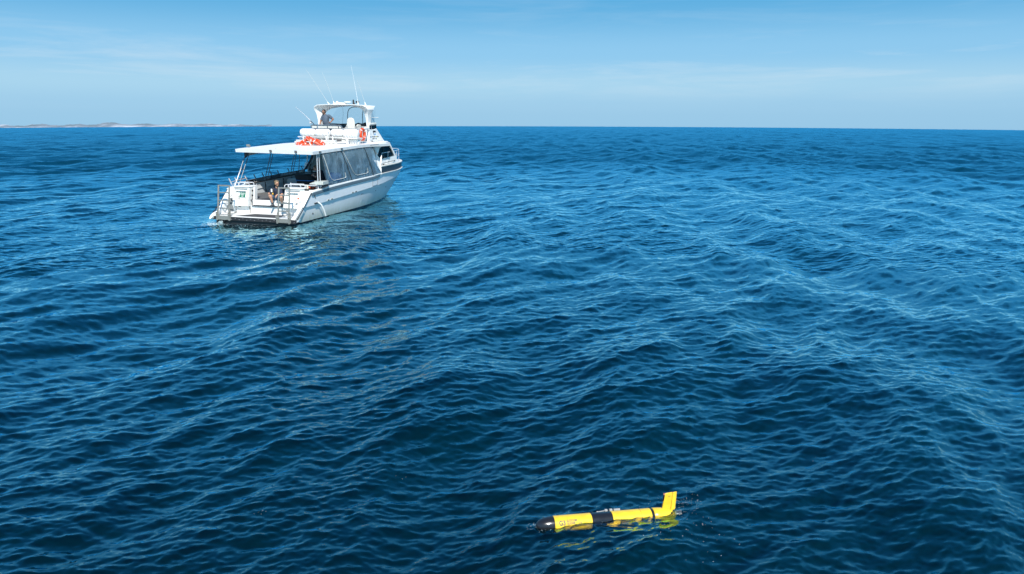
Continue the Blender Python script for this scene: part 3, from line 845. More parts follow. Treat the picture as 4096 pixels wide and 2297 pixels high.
# boarding ladders hinged up on the platform edge
def ladder(yl, yr):
    root_b = B()
    # rails: two flat bars, rungs; leans forward at the top
    foot, head = Vector((-0.06, 0, 0.30)), Vector((0.16, 0, 1.62))
    for y in (yl - 0.035, yr + 0.035):
        a = Vector((foot.x, y, foot.z)); q = Vector((head.x, y, head.z))
        M = frame(a, (q - a), (0, 1, 0))
        root_b.box(0, (q - a).length, -0.025, 0.025, -0.027, 0.027, M=M)
    y0, y1 = yr + 0.05, yl - 0.05
    lad = bp('boarding_ladder', root_b, ALU, bevel=0.006)
    c = B(); c.box(head.x - 0.03, head.x + 0.03, yr + 0.065, yl - 0.065, 1.565, 1.625); obj('top_bar', c, ALU, lad, bevel=0.006)
    for t in (0.20, 0.46, 0.72):
        c = B(); p = foot.lerp(head, t + 0.03)
        c.box(p.x - 0.045, p.x + 0.045, yr + 0.065, yl - 0.065, p.z - 0.02, p.z + 0.02); obj('rung', c, ALU, lad, bevel=0.005)
    c = B(); c.box(-0.075, -0.056, yr - 0.06, yl + 0.06, 0.09, 0.27); obj('hinge_plate', c, ALU, lad, bevel=0.004)
    for y in (yl, yr):
        c = B()
        c.box(-0.115, -0.076, y - 0.035, y + 0.035, 0.06, 0.32); c.lathe([(-0.045, 0.04), (0.045, 0.04)], (-0.09, y, 0.33), (0, 1, 0), 12); c.box(-0.12, -0.02, y - 0.05, y - 0.035, 0.25, 0.55); c.box(-0.12, -0.02, y + 0.035, y + 0.05, 0.25, 0.42)
        obj('hinge_bracket', c, ALU, lad, bevel=0.004)
ladder(1.83, 1.19)
ladder(-1.28, -1.88)
# ------------------------------------------------------------------ cockpit sides
for s in (-1, 1):
    x = 1.62
    while x < 8.2:
        w = 0.775
        x1 = min(x + w, 8.25)
        c = B()
        y = s * 2.06
        c.hexa([(x + 0.02, y, 0.90), (x1 - 0.02, y, 0.90), (x1 - 0.02, y + s * 0.03, 0.90), (x + 0.02, y + s * 0.03, 0.90), (x + 0.02, y, gz(x) - 0.02), (x1 - 0.02, y, gz(x1) - 0.02), (x1 - 0.02, y + s * 0.03, gz(x1) - 0.02), (x + 0.02, y + s * 0.03, gz(x) - 0.02)])
        pn = bp('bulwark_panel', c, INNER)
        c = B()
        zt = gz(x) - 0.16
        c.hexa([(x + 0.10, y - s * 0.035, zt - 0.14), (x1 - 0.12, y - s * 0.035, zt - 0.11), (x1 - 0.12, y - s * 0.001, zt - 0.13), (x + 0.10, y - s * 0.001, zt - 0.16), (x + 0.10, y - s * 0.012, zt - 0.02), (x1 - 0.12, y - s * 0.012, zt + 0.01), (x1 - 0.12, y - s * 0.001, zt + 0.01), (x + 0.10, y - s * 0.001, zt - 0.02)])
        obj('pocket_lip', c, INNER, pn, bevel=0.006)
        c = B(); c.tube([(x, y - s * 0.02, 0.92), (x, y - s * 0.02, gz(x) - 0.05)], 0.022, 6); obj('rib', c, BLACK, pn)
        for z in (1.10, 1.34):
            c = B(); c.ell((x, y - s * 0.04, z), (0.022, 0.012, 0.03), 8, 6); obj('rib_knob', c, STEEL, pn)
        x = x1
    # padded bolster under the rail on the inside
    c = B(); c.loft([[(q, s * 2.065, gz(q) + 0.0), (q, s * 2.005, gz(q) + 0.0), (q, s * 2.005, gz(q) + 0.05), (q, s * 2.065, gz(q) + 0.05)] for q in [1.75 + 0.5 * i for i in range(13)]])
    bp('coaming_bolster', c, BLACK, bevel=0.015)
# rails along the gunwales with bases
def rail(s, x0, x1, m):
    c = B()
    zr = 0.19
    pts = [(x0 - 0.16, s * 2.10, gz(x0) + 0.03), (x0 - 0.10, s * 2.11, gz(x0) + zr * 0.8), (x0, s * 2.12, gz(x0) + zr)] + [(x0 + (x1 - x0) * i / 10, s * 2.12, gz(x0 + (x1 - x0) * i / 10) + zr) for i in range(1, 10)] + [(x1, s * 2.12, gz(x1) + zr), (x1 + 0.08, s * 2.11, gz(x1) + zr * 0.8), (x1 + 0.12, s * 2.10, gz(x1) + 0.03)]
    c.tube(pts, 0.021, 8)
    r_ = bp('gunwale_rail', c, m)
    n = int((x1 - x0) / 0.55)
    for i in range(1, n):
        x = x0 + (x1 - x0) * i / n
        c = B(); c.tube([(x, s * 2.12, gz(x) + zr), (x, s * 2.12, gz(x) + 0.02)], 0.011, 6); obj('rail_post', c, m, r_)
rail(1, 2.55, 6.9, DARKTUBE)
rail(1, 7.0, 7.9, DARKTUBE)
rail(-1, 2.9, 3.6, STEEL)
# looped steel rails over the two transom corners
def corner_rail(s, y0, y1, xa):
    c = B()
    z = 1.49
    c.tube([(xa - 0.02, y0, z), (xa - 0.02, y0, z + 0.10), (xa + 0.02, y0 + (y1 - y0) * 0.08, z + 0.15), (xa + 0.05, y1 - (y1 - y0) * 0.08, z + 0.15), (xa + 0.03, y1, z + 0.10), (xa + 0.03, y1, z)], 0.02, 8)
    c.tube([(xa + 0.32, y0, z), (xa + 0.32, y0, z + 0.10), (xa + 0.36, y0 + (y1 - y0) * 0.08, z + 0.15), (xa + 0.38, y1 - (y1 - y0) * 0.08, z + 0.15), (xa + 0.38, y1, z + 0.10), (xa + 0.38, y1, z)], 0.02, 8)
    bp('corner_rail', c, STEEL)
corner_rail(1, 1.70, 0.92, 1.12)
corner_rail(-1, -0.95, -1.75, 1.15)
c = B(); c.tube([(1.35, -1.0, 1.50), (1.38, -0.98, 1.60), (1.45, -1.1, 1.63), (1.55, -2.0, 1.59), (1.7, -2.12, 1.57), (2.6, -2.13, 1.60)], 0.024, 8); bp('stern_rail', c, STEEL)
c = B(); c.tube([(1.62, -1.75, 1.38), (1.62, -1.75, 1.60)], 0.025, 8); bp('stern_rail_post', c, STEEL)
c = B(); c.tube([(1.28, -1.18, 1.49), (1.28, -1.18, 1.71)], 0.03, 10); bp('upright_rod_holder', c, STEEL)
for y, s in ((1.96, 1), (-1.96, -1)):
    c = B(); c.box(1.28, 1.34, y - 0.09, y + 0.09, 1.38, 1.41); c.tube([(1.31, y - 0.12, 1.435), (1.31, y + 0.12, 1.435)], 0.018, 8); c.tube([(1.31, y, 1.38), (1.31, y, 1.43)], 0.03, 8); bp('mooring_cleat', c, BLACK if s < 0 else STEEL)
c = B(); c.tube([(1.50, -1.88, 1.60), (1.44, -1.95, 1.50), (1.40, -1.93, 1.40)], [0.035, 0.04, 0.03], 8); bp('wrapped_fitting', c, mat('cream_wrap', (0.55, 0.5, 0.4), 0.8))
# rod holders leaning aft over the port rail
for i, x in enumerate((1.52, 1.95, 2.69, 3.39, 4.05, 4.72, 5.35, 6.28, 7.57)):
    z = 1.50 + 0.028 * (x - 1.5) + 0.02
    c = B()
    c.tube([(x, 2.16, z), (x - 0.10, 2.20, z + 0.26)], 0.026, 8, cap=True)
    c.tube([(x, 2.13, z + 0.03), (x, 2.12, z - 0.1)], 0.013, 6)
    bp('rod_holder', c, STEEL if i < 3 else DARKTUBE)
c = B(); c.tube([(1.45, 2.12, 1.50), (1.46, 2.13, 1.62), (2.0, 2.14, 1.66), (2.62, 2.14, 1.70), (2.70, 2.13, 1.45)], 0.019, 7); bp('quarter_rail', c, STEEL)

# ------------------------------------------------------------------ the long hard roof
ZR = [(1.5, 2.96), (6.0, 3.08), (7.5, 3.08), (8.6, 3.04)]
def zr(x): return curve_at(ZR, x)
def roof_outline():
    P = []
    for x in (2.02, 3.5, 5.0, 6.0, 7.4, 8.3): P.append((x, -2.235))
    return P
c = B()
xs_r = [1.54, 1.60, 1.9, 2.4, 3.2, 4.0, 5.0, 6.0, 7.0, 7.6, 8.4, 9.4]
def yr_(x): return 2.235
ringst = []
for x in xs_r:
    # aft edge is bowed: the middle reaches a little further aft, corners rounded off on the port side as the photo shows
    row = []
    for k in range(13):
        y = lerp(-2.235, 2.235, k / 12)
        xx = x
        if x < 2.5:
            back = 0.55 * max(0, (y + 2.235) / 4.47) ** 1.0
            xx = x + back * (2.5 - x) / 0.96
        row.append((xx, y, zr(x) + 0.14 + 0.05 * (1 - (y / 2.235) ** 2) + 0.0))
    ringst.append(row)
top = ringst
bot = [[(p[0] + (0.03 if i == 0 else 0), p[1] * 0.995, zr(xs_r[i])) for p in r] for i, r in enumerate(ringst)]
full = [t + q[::-1] for t, q in zip(top, bot)]
c.loft(full)
roof = bp('roof', c, WHITE, bevel=0.02, seg=3, smooth=30)
# square lamps let into the fascias
def lamp(o, x, y, w, h, m2):
    M = frame(o, x, y)
    c = B(); c.box(-w / 2, w / 2, -h / 2, h / 2, -0.01, 0.02, M=M); a = obj('roof_lamp', c, BLACK, roof, bevel=0.004)
    c = B(); c.box(-w * 0.36, w * 0.36, -h * 0.34, h * 0.34, 0.02, 0.026, M=M); obj('lens', c, m2, a)
LENS = mat('lamp_lens', (0.25, 0.27, 0.28), 0.15, var=0.1)
for x in (2.15, 4.12):
    lamp((x, -2.245, zr(x) + 0.08), (1, 0, 0), (0, 0, 1), 0.16, 0.075, LENS)
for o, w in (((1.795, 0.10, 3.02), 0.09), ((1.585, -1.35, 3.03), 0.09)):
    c = B(); c.box(o[0] - 0.05, o[0] + 0.01, o[1] - 0.05, o[1] + 0.05, o[2] - 0.01, o[2] + 0.10); c.box(o[0] - 0.06, o[0] - 0.045, o[1] - 0.035, o[1] + 0.035, o[2] + 0.005, o[2] + 0.085)
    a = obj('flood_lamp', c, BLACK, roof, bevel=0.008)
    c = B(); c.box(o[0] - 0.066, o[0] - 0.058, o[1] - 0.028, o[1] + 0.028, o[2] + 0.012, o[2] + 0.078); obj('lens', c, LENS, a)
c = B(); c.box(2.75, 2.84, 1.92, 2.04, 3.19, 3.26); c.box(2.70, 2.76, 1.90, 2.06, 3.20, 3.30); c.tube([(2.8, 1.98, 3.15), (2.8, 1.98, 3.2)], 0.02, 6); obj('flood_lamp', c, ALU, roof, bevel=0.006)
c = B(); c.lathe([(0, 0.02), (0.03, 0.015), (0.035, 0)], (1.98, -0.05, 3.14), (0, 0, 1), 8); obj('roof_stud', c, BLACK, roof)
c = B(); c.tube([(7.0, -2.28, 3.16), (7.05, -2.29, 3.17), (7.9, -2.29, 3.17), (7.95, -2.27, 3.16)], 0.014, 6); bp('roof_grab_rail', c, DARKTUBE)
# rolled canvas under the port side of the roof, bunched at its aft end
c = B()
pts = []
for i in range(14):
    t = i / 13; x = lerp(2.75, 6.6, t)
    pts.append((x, 2.02, zr(x) - 0.03 - 0.09 * max(0, 1 - t * 2.2) - 0.02 * math.sin(t * 9)))
c.tube(pts, [0.05 + 0.055 * max(0, 1 - i / 5) + 0.008 * math.sin(i * 2.3) for i in range(14)], 9)
roll = bp('rolled_curtain', c, GREYCAN)
c = B(); c.tube([(2.72, 2.05, 2.93), (2.68, 2.10, 2.80), (2.66, 2.12, 2.66)], [0.11, 0.10, 0.02], 9); obj('bunched_end', c, CANVAS, roll)
for x in (3.4, 4.2, 5.0):
    c = B(); c.tube([(x, 2.02 + 0.085 * math.cos(a), zr(x) - 0.06 + 0.085 * math.sin(a)) for a in [2 * math.pi * i / 12 for i in range(12)]], 0.008, 5, closed=True); obj('strap', c, BLACK, roll)
# roof posts: paired tubes with rungs, leaning aft as they go down
def post_pair(s, xt, xb, gap, m, rungs=(0.33, 0.66), zb=1.42):
    zt = zr(xt) - 0.0
    y = s * 2.13
    c = B()
    c.tube([(xt, y, zt), (xb, y, zb)], 0.022, 8)
    pr = bp('roof_post', c, m)
    c = B(); c.tube([(xt + gap, y, zt), (xb + gap * 1.15, y, zb + 0.02)], 0.019, 8); obj('second_tube', c, m, pr)
    for t in rungs:
        c = B(); p = Vector((xt, y, zt)).lerp(Vector((xb, y, zb)), t); c.tube([p, p + Vector((gap * 1.05, 0, 0.0))], 0.014, 6); obj('brace', c, m, pr)
    return pr
p1 = post_pair(1, 2.80, 1.72, 0.26, DARKTUBE, (0.55, 0.86), 1.42)
c = B(); c.tube([(2.28, 2.128, 2.22), (1.72, 2.128, 1.43)], 0.026, 8); obj('sleeve', c, STEEL, p1)
c = B(); c.tube([(1.58, 1.42, 1.49), (1.62, 1.46, 1.75)], 0.03, 8); 
post_pair(1, 4.85, 4.03, 0.19, DARKTUBE, (0.42, 0.88), 1.48)
post_pair(1, 6.98, 6.28, 0.19, DARKTUBE, (0.35, 0.8), 1.55)
post_pair(-1, 2.05, 2.0, 0.18, STEEL, (0.12, 0.48, 0.8), 1.40)
c = B(); c.tube([(7.38, 2.12, zr(7.3)), (7.05, 2.12, 1.6)], 0.02, 8); bp('roof_post', c, DARKTUBE)
for x in (4.47, 4.73, 6.55, 6.83):
    c = B(); c.tube([(x, -2.06, zr(x)), (x + 0.06, -2.06, gz(x) + 0.05)], 0.034, 8); bp('roof_post', c, WHITE)
# short steel plates where posts land
for x, s in ((1.72, 1), (4.03, 1), (6.28, 1), (2.0, -1)):
    c = B(); c.lathe([(0, 0.05), (0.012, 0.05), (0.02, 0.03)], (x, s * 2.13, gz(x) + 0.035), (0, 0, 1), 12); bp('post_flange', c, STEEL)
# ------------------------------------------------------------------ clear side curtains, starboard (and the same to port further forward)
def curtain(poly_top, poly_bot, s, n=12, wav=0.02, name='side_curtain'):
    """sheet between an upper and a lower line, both given as (x, z) lists; bellied a little"""
    def along(P, t):
        q = t * (len(P) - 1); i = min(int(q), len(P) - 2); f = q - i
        return (lerp(P[i][0], P[i + 1][0], f), lerp(P[i][1], P[i + 1][1], f))
    rows = []
    for j in range(9):
        v = j / 8
        row = []
        for i in range(n + 1):
            u = i / n
            a, q = along(poly_top, u), along(poly_bot, u)
            x, z = lerp(a[0], q[0], v), lerp(a[1], q[1], v)
            y = lerp(2.19, 2.235, v) + wav * math.sin(u * 9 + v * 3) * math.sin(math.pi * v) + 0.03 * math.sin(math.pi * v)
            row.append((x, s * y, z))
        rows.append(row)
    c = B()
    c.loft(rows, loop=False)
    return bp(name, c, CLEAR, smooth=60)
TOPS = [(2.33, 2.97), (4.12, 3.02), (6.44, 3.08), (7.35, 3.08)]
BOTS = [(2.62, 1.46), (4.96, 1.53), (7.28, 1.58), (8.22, 1.64)]
# a gore at the aft edge leans back
for k in range(3):
    cu = curtain([TOPS[k], TOPS[k + 1]], [BOTS[k], BOTS[k + 1]], -1)
    # zip or hem line on its forward edge
    a, q = TOPS[k + 1], BOTS[k + 1]
    if k < 2:
        c = B(); c.tube([(lerp(a[0], q[0], t) + (0.04 * math.sin(math.pi * t) if k else 0), -lerp(2.20, 2.245, t) - 0.03 * math.sin(math.pi * t) - 0.006, lerp(a[1], q[1], t)) for t in [i / 8 for i in range(9)]], 0.016, 5); obj('zip', c, BLACK, cu)
    # welted window line inside the panel: down the aft side, round the corner and along the foot
    if k < 2:
        a0, q0, a1, q1 = TOPS[k], BOTS[k], TOPS[k + 1], BOTS[k + 1]
        pts = []
        for u, v in ((0.06, 0.05), (0.10, 0.35), (0.13, 0.62), (0.16, 0.74), (0.20, 0.82), (0.28, 0.865), (0.45, 0.865), (0.65, 0.865), (0.76, 0.86), (0.795, 0.82), (0.80, 0.70)):
            T = (lerp(a0[0], a1[0], u), lerp(a0[1], a1[1], u)); Q = (lerp(q0[0], q1[0], u), lerp(q0[1], q1[1], u))
            pts.append((lerp(T[0], Q[0], v), -(lerp(2.19, 2.235, v) + 0.045 * math.sin(math.pi * v) + 0.012), lerp(T[1], Q[1], v)))
        c = B(); c.tube(pts, 0.013, 5); obj('welt', c, AGED, cu)
    c = B(); nb_ = 6
    for i in range(nb_):
        u = (i + 0.5) / nb_
        c.ell((lerp(TOPS[k][0], TOPS[k + 1][0], u), -2.215, lerp(TOPS[k][1], TOPS[k + 1][1], u) - 0.06), (0.014, 0.008, 0.014), 6, 4)
    obj('stud', c, STEEL, cu)
c = B(); c.tube([(2.33, -2.20, 2.97)] + [(TOPS[i][0], -2.215, TOPS[i][1] - 0.005) for i in range(1, 4)] + [(7.65, -2.21, 2.98)], 0.016, 5); bp('curtain_track', c, BLACK)
c = B(); c.tube([(7.35, -2.215, 3.06), (7.58, -2.22, 2.85), (7.68, -2.225, 2.45), (7.72, -2.23, 2.1), (7.85, -2.235, 1.95), (8.2, -2.24, 1.66)], 0.014, 5); bp('curtain_edge', c, BLACK)
c = B(); c.tube([(2.33, -2.20, 2.96), (2.45, -2.23, 2.4), (2.62, -2.24, 1.46)], 0.012, 5); bp('curtain_edge', c, CANVAS)
c = B(); c.tube([(2.62, -2.245, 1.455)] + [(q[0], -2.25, q[1] - 0.01) for q in BOTS[1:]], 0.02, 6); bp('curtain_foot_strip', c, WHITE)
# dark edged canvas flap hanging across the cockpit in front of the cabin, on the port side
c = B()
rows = []
for j in range(9):
    v = j / 8
    e = Vector((lerp(7.85, 7.70, v), lerp(1.60, 2.20, v ** 1.6), lerp(2.98, 1.74, v)))
    rows.append([e, e + Vector((0.01, -0.13, 0.0))])
c.loft(rows, loop=False); fl = bp('canvas_flap', c, CANVAS, solid=0.02)
c = B(); c.loft([[r[1] + Vector((0.005, 0, 0)), r[1] + Vector((0.006, -0.05, 0))] for r in rows], loop=False); obj('pale_hem', c, GREYCAN, fl, solid=0.01)
c = B(); c.loft([[Vector((7.9, r[1].y - 0.05, r[1].z)), Vector((7.9, 0.7, r[1].z))] for r in rows], loop=False); obj('grey_panel', c, mat('panel_greygreen', (0.25, 0.30, 0.30), 0.7), fl)
c = B(); c.tube([(7.86, 1.45, 3.0), (7.86, 1.44, 1.9)], 0.035, 6); obj('panel_pole', c, BLACK, fl)
c = B()
c.loft([[(x, 2.125, gz(x) + 0.035), (x, 2.125, gz(x) + 0.175)] for x in [2.5 + 0.4 * i for i in range(14)]], loop=False)
bp('rail_screen', c, DGLASS)

# ------------------------------------------------------------------ deckhouse
CY = 1.85
def side_plate(s, poly, y, th, m, name, bev=0.01, **k):
    c = B(); c.prism([(x, s * y, z) for x, z in poly], (0, -s * th, 0)); return bp(name, c, m, bevel=bev, **k)
def arc(cx, cz, rx, rz, a0, a1, n): return [(cx + rx * math.cos(R(lerp(a0, a1, i / n))), cz + rz * math.sin(R(lerp(a0, a1, i / n)))) for i in range(n + 1)]
WIN = [(8.52, 2.70)] + [(8.535, 2.78), (8.57, 2.85), (8.62, 2.90), (8.69, 2.95), (8.78, 2.985), (8.90, 3.01), (9.15, 3.03), (9.7, 3.035), (10.12, 3.03), (10.40, 2.74), (10.66, 2.45), (10.1, 2.41), (9.5, 2.37), (9.2, 2.35), (9.05, 2.36), (8.93, 2.39), (8.82, 2.435), (8.72, 2.49), (8.62, 2.56), (8.55, 2.63)]
OUT = [(8.10, 3.20), (10.16, 3.20), (10.50, 2.85), (10.95, 2.40), (11.0, 2.02), (8.15, 2.02), (7.95, 1.66), (8.18, 1.66), (8.05, 2.1), (7.96, 2.55), (7.98, 2.98)]
from mathutils.geometry import tessellate_polygon
def plate_with_hole(s, outer, hole, y, th, m, name):
    c = B()
    v2 = [Vector((x, 0, z)) for x, z in outer]; h2 = [Vector((x, 0, z)) for x, z in hole]
    tris = tessellate_polygon([v2, h2])
    allp = v2 + h2
    for off in (0, -s * th):
        vs = [c.bm.verts.new((p.x, s * y + off, p.z)) for p in allp]
        for t in tris:
            try: c.bm.faces.new([vs[i] for i in t])
            except ValueError: pass
    c.bm.verts.ensure_lookup_table()
    n = len(allp)
    for L_, st in ((len(v2), 0), (len(h2), len(v2))):
        for i in range(L_):
            a, q = st + i, st + (i + 1) % L_
            c.bm.faces.new((c.bm.verts[a], c.bm.verts[q], c.bm.verts[n + q], c.bm.verts[n + a]))
    return bp(name, c, m)
for s in (-1, 1):
    sd = plate_with_hole(s, OUT[:5] + [(8.0, 2.02), (7.95, 2.5), (7.98, 2.98)], WIN, CY, 0.06, WHITE, 'cabin_side')
    c = B(); c.prism([(x, s * (CY - 0.03), z) for x, z in WIN], (0, -s * 0.01, 0)); obj('side_window', c, DGLASS, sd)
    c = B(); c.tube([(x, s * (CY + 0.004), z) for x, z in WIN], 0.014, 6, closed=True); obj('window_gasket', c, BLACK, sd)
    c = B(); c.box(9.38, 9.43, *sorted((s * (CY - 0.045), s * (CY - 0.015))), 2.37, 3.03); obj('window_bar', c, BLACK, sd)
    # lower ledge of the cabin, coachroof side
    c = B(); c.prism([(8.05, s * 1.95, 2.0), (11.6, s * 1.72, 2.0), (11.25, s * 1.66, 2.28), (8.1, s * 1.90, 2.30)], (0, -s * 0.5, 0)); bp('cabin_ledge', c, WHITE, bevel=0.05, seg=3)
    # knee: the side flares out to the hull at its aft foot
    c = B(); c.prism([(7.93, s * 2.17, 1.64), (8.34, s * 2.20, 1.62), (8.38, s * 2.20, 2.0), (8.30, s * 2.02, 2.3), (7.98, s * 1.93, 2.35), (7.88, s * 2.0, 2.0)], (0.02, -s * 0.08, 0)); bp('side_knee', c, WHITE, bevel=0.02)
    # quarter circle bracket between roof and cabin side
    c = B(); c.prism([(7.72, s * 2.0, 3.02), (7.74, s * 2.0, 3.10), (7.9, s * 2.0, 3.22), (8.3, s * 2.0, 3.24), (9.0, s * 2.0, 3.24), (8.9, s * 2.0, 3.02), (8.6, s * 2.0, 2.92), (8.45, s * 2.0, 2.72), (8.38, s * 2.0, 2.60), (8.2, s * 2.0, 2.78), (7.95, s * 2.0, 2.94)], (0, -s * 0.16, 0))
    br = bp('cabin_bracket', c, WHITE, bevel=0.02)
c = B()
# brow: overhanging roof edge of the deckhouse
c.loft([[(8.3, -2.02, 3.07), (8.3, -2.02, 3.27), (8.3, 2.02, 3.27), (8.3, 2.02, 3.07)], [(9.75, -2.0, 3.05), (9.72, -1.98, 3.27), (9.72, 1.98, 3.27), (9.75, 2.0, 3.05)], [(10.35, -1.75, 3.02), (10.2, -1.7, 3.26), (10.2, 1.7, 3.26), (10.35, 1.75, 3.02)]])
bp('cabin_roof', c, WHITE, bevel=0.03, seg=3)
c = B(); c.hexa([(10.25, -1.72, 3.05), (10.9, -1.60, 2.32), (10.9, 1.60, 2.32), (10.25, 1.72, 3.05), (10.22, -1.72, 3.05), (10.85, -1.60, 2.32), (10.85, 1.60, 2.32), (10.22, 1.72, 3.05)]); bp('windscreen', c, DGLASS)
c = B(); c.loft([[(10.8, -1.62, 2.0), (10.75, -1.60, 2.4), (10.75, 1.60, 2.4), (10.8, 1.62, 2.0)], [(12.6, -0.95, 2.02), (12.1, -0.8, 2.20), (12.1, 0.8, 2.20), (12.6, 0.95, 2.02)]]); bp('coachroof', c, WHITE, bevel=0.05, seg=3)
c = B(); c.box(8.0, 8.05, -1.85, -0.35, 0.9, 3.05); c.box(8.0, 8.05, 0.35, 1.85, 0.9, 3.05); c.box(8.0, 8.05, -0.35, 0.35, 2.75, 3.05); bp('cabin_bulkhead', c, INNER)
c = B(); c.box(8.06, 8.09, -0.35, 0.35, 0.9, 2.75); bp('cabin_door', c, mat('door_grey', (0.20, 0.23, 0.25), 0.4))
# inner cabin furniture seen through the curtains
for y0, y1, x0, x1, z in ((-1.95, -1.35, 5.2, 7.6, 1.35), (1.3, 1.95, 5.6, 7.8, 1.35)):
    c = B(); c.box(x0, x1, y0, y1, 0.9, z); bp('bench_box', c, INNER, bevel=0.02)
    c = B(); c.box(x0 + 0.02, x1 - 0.02, y0 + 0.02, y1 - 0.02, z, z + 0.08); bp('bench_cushion', c, SEATG, bevel=0.03)

# foredeck rails
def xy(x, off=0.13): return sheer(x) - off
RX = [8.95, 9.6, 10.3, 11.0, 11.7, 12.3, 12.85, 13.3, 13.65, 13.9]
def railpt(x, s, z): return (x, s * max(0.0, xy(x)), z)
for zz, rr_, x_first in ((2.66, 0.02, 0), (2.33, 0.013, 1)):
    c = B()
    L_ = [railpt(x, -1, zz) for x in RX[x_first:]] + [(14.05, 0, zz)] + [railpt(x, 1, zz) for x in RX[x_first:][::-1]]
    if x_first == 0: L_ = [railpt(8.66, -1, 2.02), railpt(8.80, -1, 2.45)] + L_ + [railpt(8.80, 1, 2.45), railpt(8.66, 1, 2.02)]
    c.tube(L_, rr_, 8)
    if x_first == 0: br_ = bp('bow_rail', c, STEEL)
    else: obj('lower_rail', c, STEEL, br_)
for s in (-1, 1):
    for x in (9.95, 10.9, 11.7, 12.6, 13.3):
        c = B(); p = Vector(railpt(x - 0.25, s, 2.0)); q = Vector(railpt(x, s, 2.66)); c.tube([p, q], 0.016, 6); c.lathe([(0, 0.035), (0.01, 0.035)], p, (0, 0, 1), 10); obj('bow_rail_post', c, STEEL, br_)
c = B(); c.tube([(8.7, -2.06, 2.12), (9.7, -1.98, 2.14), (10.7, -1.87, 2.15)], 0.014, 6); c.ell((9.75, -1.96, 2.14), (0.035, 0.035, 0.03), 8, 5); c.ell((10.68, -1.87, 2.15), (0.035, 0.035, 0.03), 8, 5); bp('boat_hook_pole', c, BLACK)
c = B(); c.box(8.95, 9.02, -2.02, -1.98, 2.0, 2.05); c.tube([(8.86, -2.0, 2.06), (9.12, -2.0, 2.06)], 0.015, 6); bp('mooring_cleat', c, BLACK)
c = B(); c.tube([(13.4, 0, 2.02), (14.3, 0, 2.04), (14.42, 0, 1.85)], 0.05, 8); bp('anchor_roller', c, STEEL)
# scuppers, waste hose, skin fittings, door seam in the hull side
for x in (2.70, 3.02, 5.05, 5.38):
    c = B(); c.box(x - 0.10, x + 0.10, -2.215, -2.17, kz(x), kz(x) + 0.075); sc_ = bp('scupper', c, AGED, bevel=0.008)
    c = B(); c.box(x - 0.085, x + 0.055, -2.220, -2.216, kz(x) + 0.015, kz(x) + 0.060); obj('scupper_flap', c, BLACK, sc_)
c = B(); c.box(1.48, 1.76, -2.24, -2.20, 0.76, 0.82); bp('discharge_slot', c, BLACK)
c = B(); c.tube([(1.73, -2.24, 0.83), (1.84, -2.33, 0.70), (1.98, -2.37, 0.45), (2.13, -2.36, 0.15)], 0.034, 10); bp('discharge_hose', c, WHITE)
for x, z, r in ((1.47, 0.33, 0.03), (7.9, 0.72, 0.02), (9.6, 0.75, 0.02)):
    c = B(); c.lathe([(0, r * 1.4), (0.015, r * 1.3), (0.016, r * 0.6)], (x, -(lerp(wly(x), sheer(x) - 0.05, z / kz(x)) - 0.01), z), (0, -1, 0), 12); bp('skin_fitting', c, BLACK)
for x, in ((6.0,), (6.12,)):
    c = B(); c.box(x - 0.012, x + 0.012, -2.20, -2.185, 0.70, 0.76); bp('hull_vent', c, BLACK)
SEAM = mat('seam', (0.12, 0.14, 0.16), 0.6)
c = B()
for a, q in (((7.30, 1.47), (7.22, 1.03)), ((7.92, 1.50), (7.82, 1.06)), ((7.22, 1.03), (7.82, 1.06))):
    c.tube([(a[0], -sheer(a[0]) - 0.0, a[1]), (q[0], -sheer(q[0]) + 0.006, q[1])], 0.009, 4)
bp('side_door_seam', c, SEAM)
c = B(); c.box(0, 0.07, 0, 0.20, 0, 0.004, M=frame((1.545, -2.215, 1.02), (1, 0, 0.25), (-0.1, 0, 1))); st_ = bp('hull_sticker', c, TXTK)
c = B(); c.prism([(1.57, -2.2205, 1.08), (1.60, -2.2205, 1.05), (1.575, -2.2205, 1.17), (1.60, -2.2205, 1.19)], (0, 0.001, 0)); obj('sticker_mark', c, TXTW, st_)
# ------------------------------------------------------------------ upper steering deck
FS = 1.55
c = B(); c.box(7.15, 9.9, -FS, FS, 3.22, 3.30); bp('upper_deck', c, WHITE2)
WING = [(8.28, 3.24), (10.05, 3.24), (9.13, 3.965), (8.95, 3.93), (8.78, 3.925), (8.36, 3.925)]
for s in (-1, 1):
    c = B(); c.prism([(x, s * FS, z) for x, z in WING], (0, -s * 0.06, 0)); wg = bp('wing_panel', c, WHITE, bevel=0.01)
    c = B(); c.prism([(x, s * (FS - 0.015), z) for x, z in ((8.42, 3.925), (8.95, 3.93), (9.14, 3.97), (9.16, 4.16), (8.44, 4.13))], (0, -s * 0.015, 0)); obj('wing_window', c, DGLASS, wg)
    c = B(); c.tube([(8.62, s * (FS - 0.0), 3.93), (8.60, s * (FS - 0.0), 4.14)], 0.012, 6); obj('window_post', c, STEEL, wg)
# lettering and the emblem on the starboard wing
WY = -FS - 0.004
Mx = lambda x, z: frame((x, WY, z), (1, 0, 0), (0, 0, 1))
c = B(); c.prism([(8.74, WY, 3.86), (9.04, WY, 3.86), (9.17, WY, 3.765), (8.86, WY, 3.765), (8.80, WY, 3.775)], (0, 0.003, 0)); em = obj('emblem', c, TXTK, wg if False else [o for o in bpy.data.objects if o.name.startswith('wing_panel')][0])
wgs = em.parent
c = B(); c.prism([(8.745, WY, 3.81), (8.80, WY, 3.80), (8.90, WY, 3.63), (8.855, WY, 3.625)], (0, 0.003, 0)); obj('emblem_stroke', c, NAVY, wgs)
c = B(); c.box(8.90, 9.10, WY, WY + 0.003, 3.625, 3.70); obj('emblem_block', c, SKYB, wgs)
c = B()
for k in range(2): c.box(8.93, 9.07, WY - 0.001, WY, 3.645 + 0.028 * k, 3.655 + 0.028 * k)
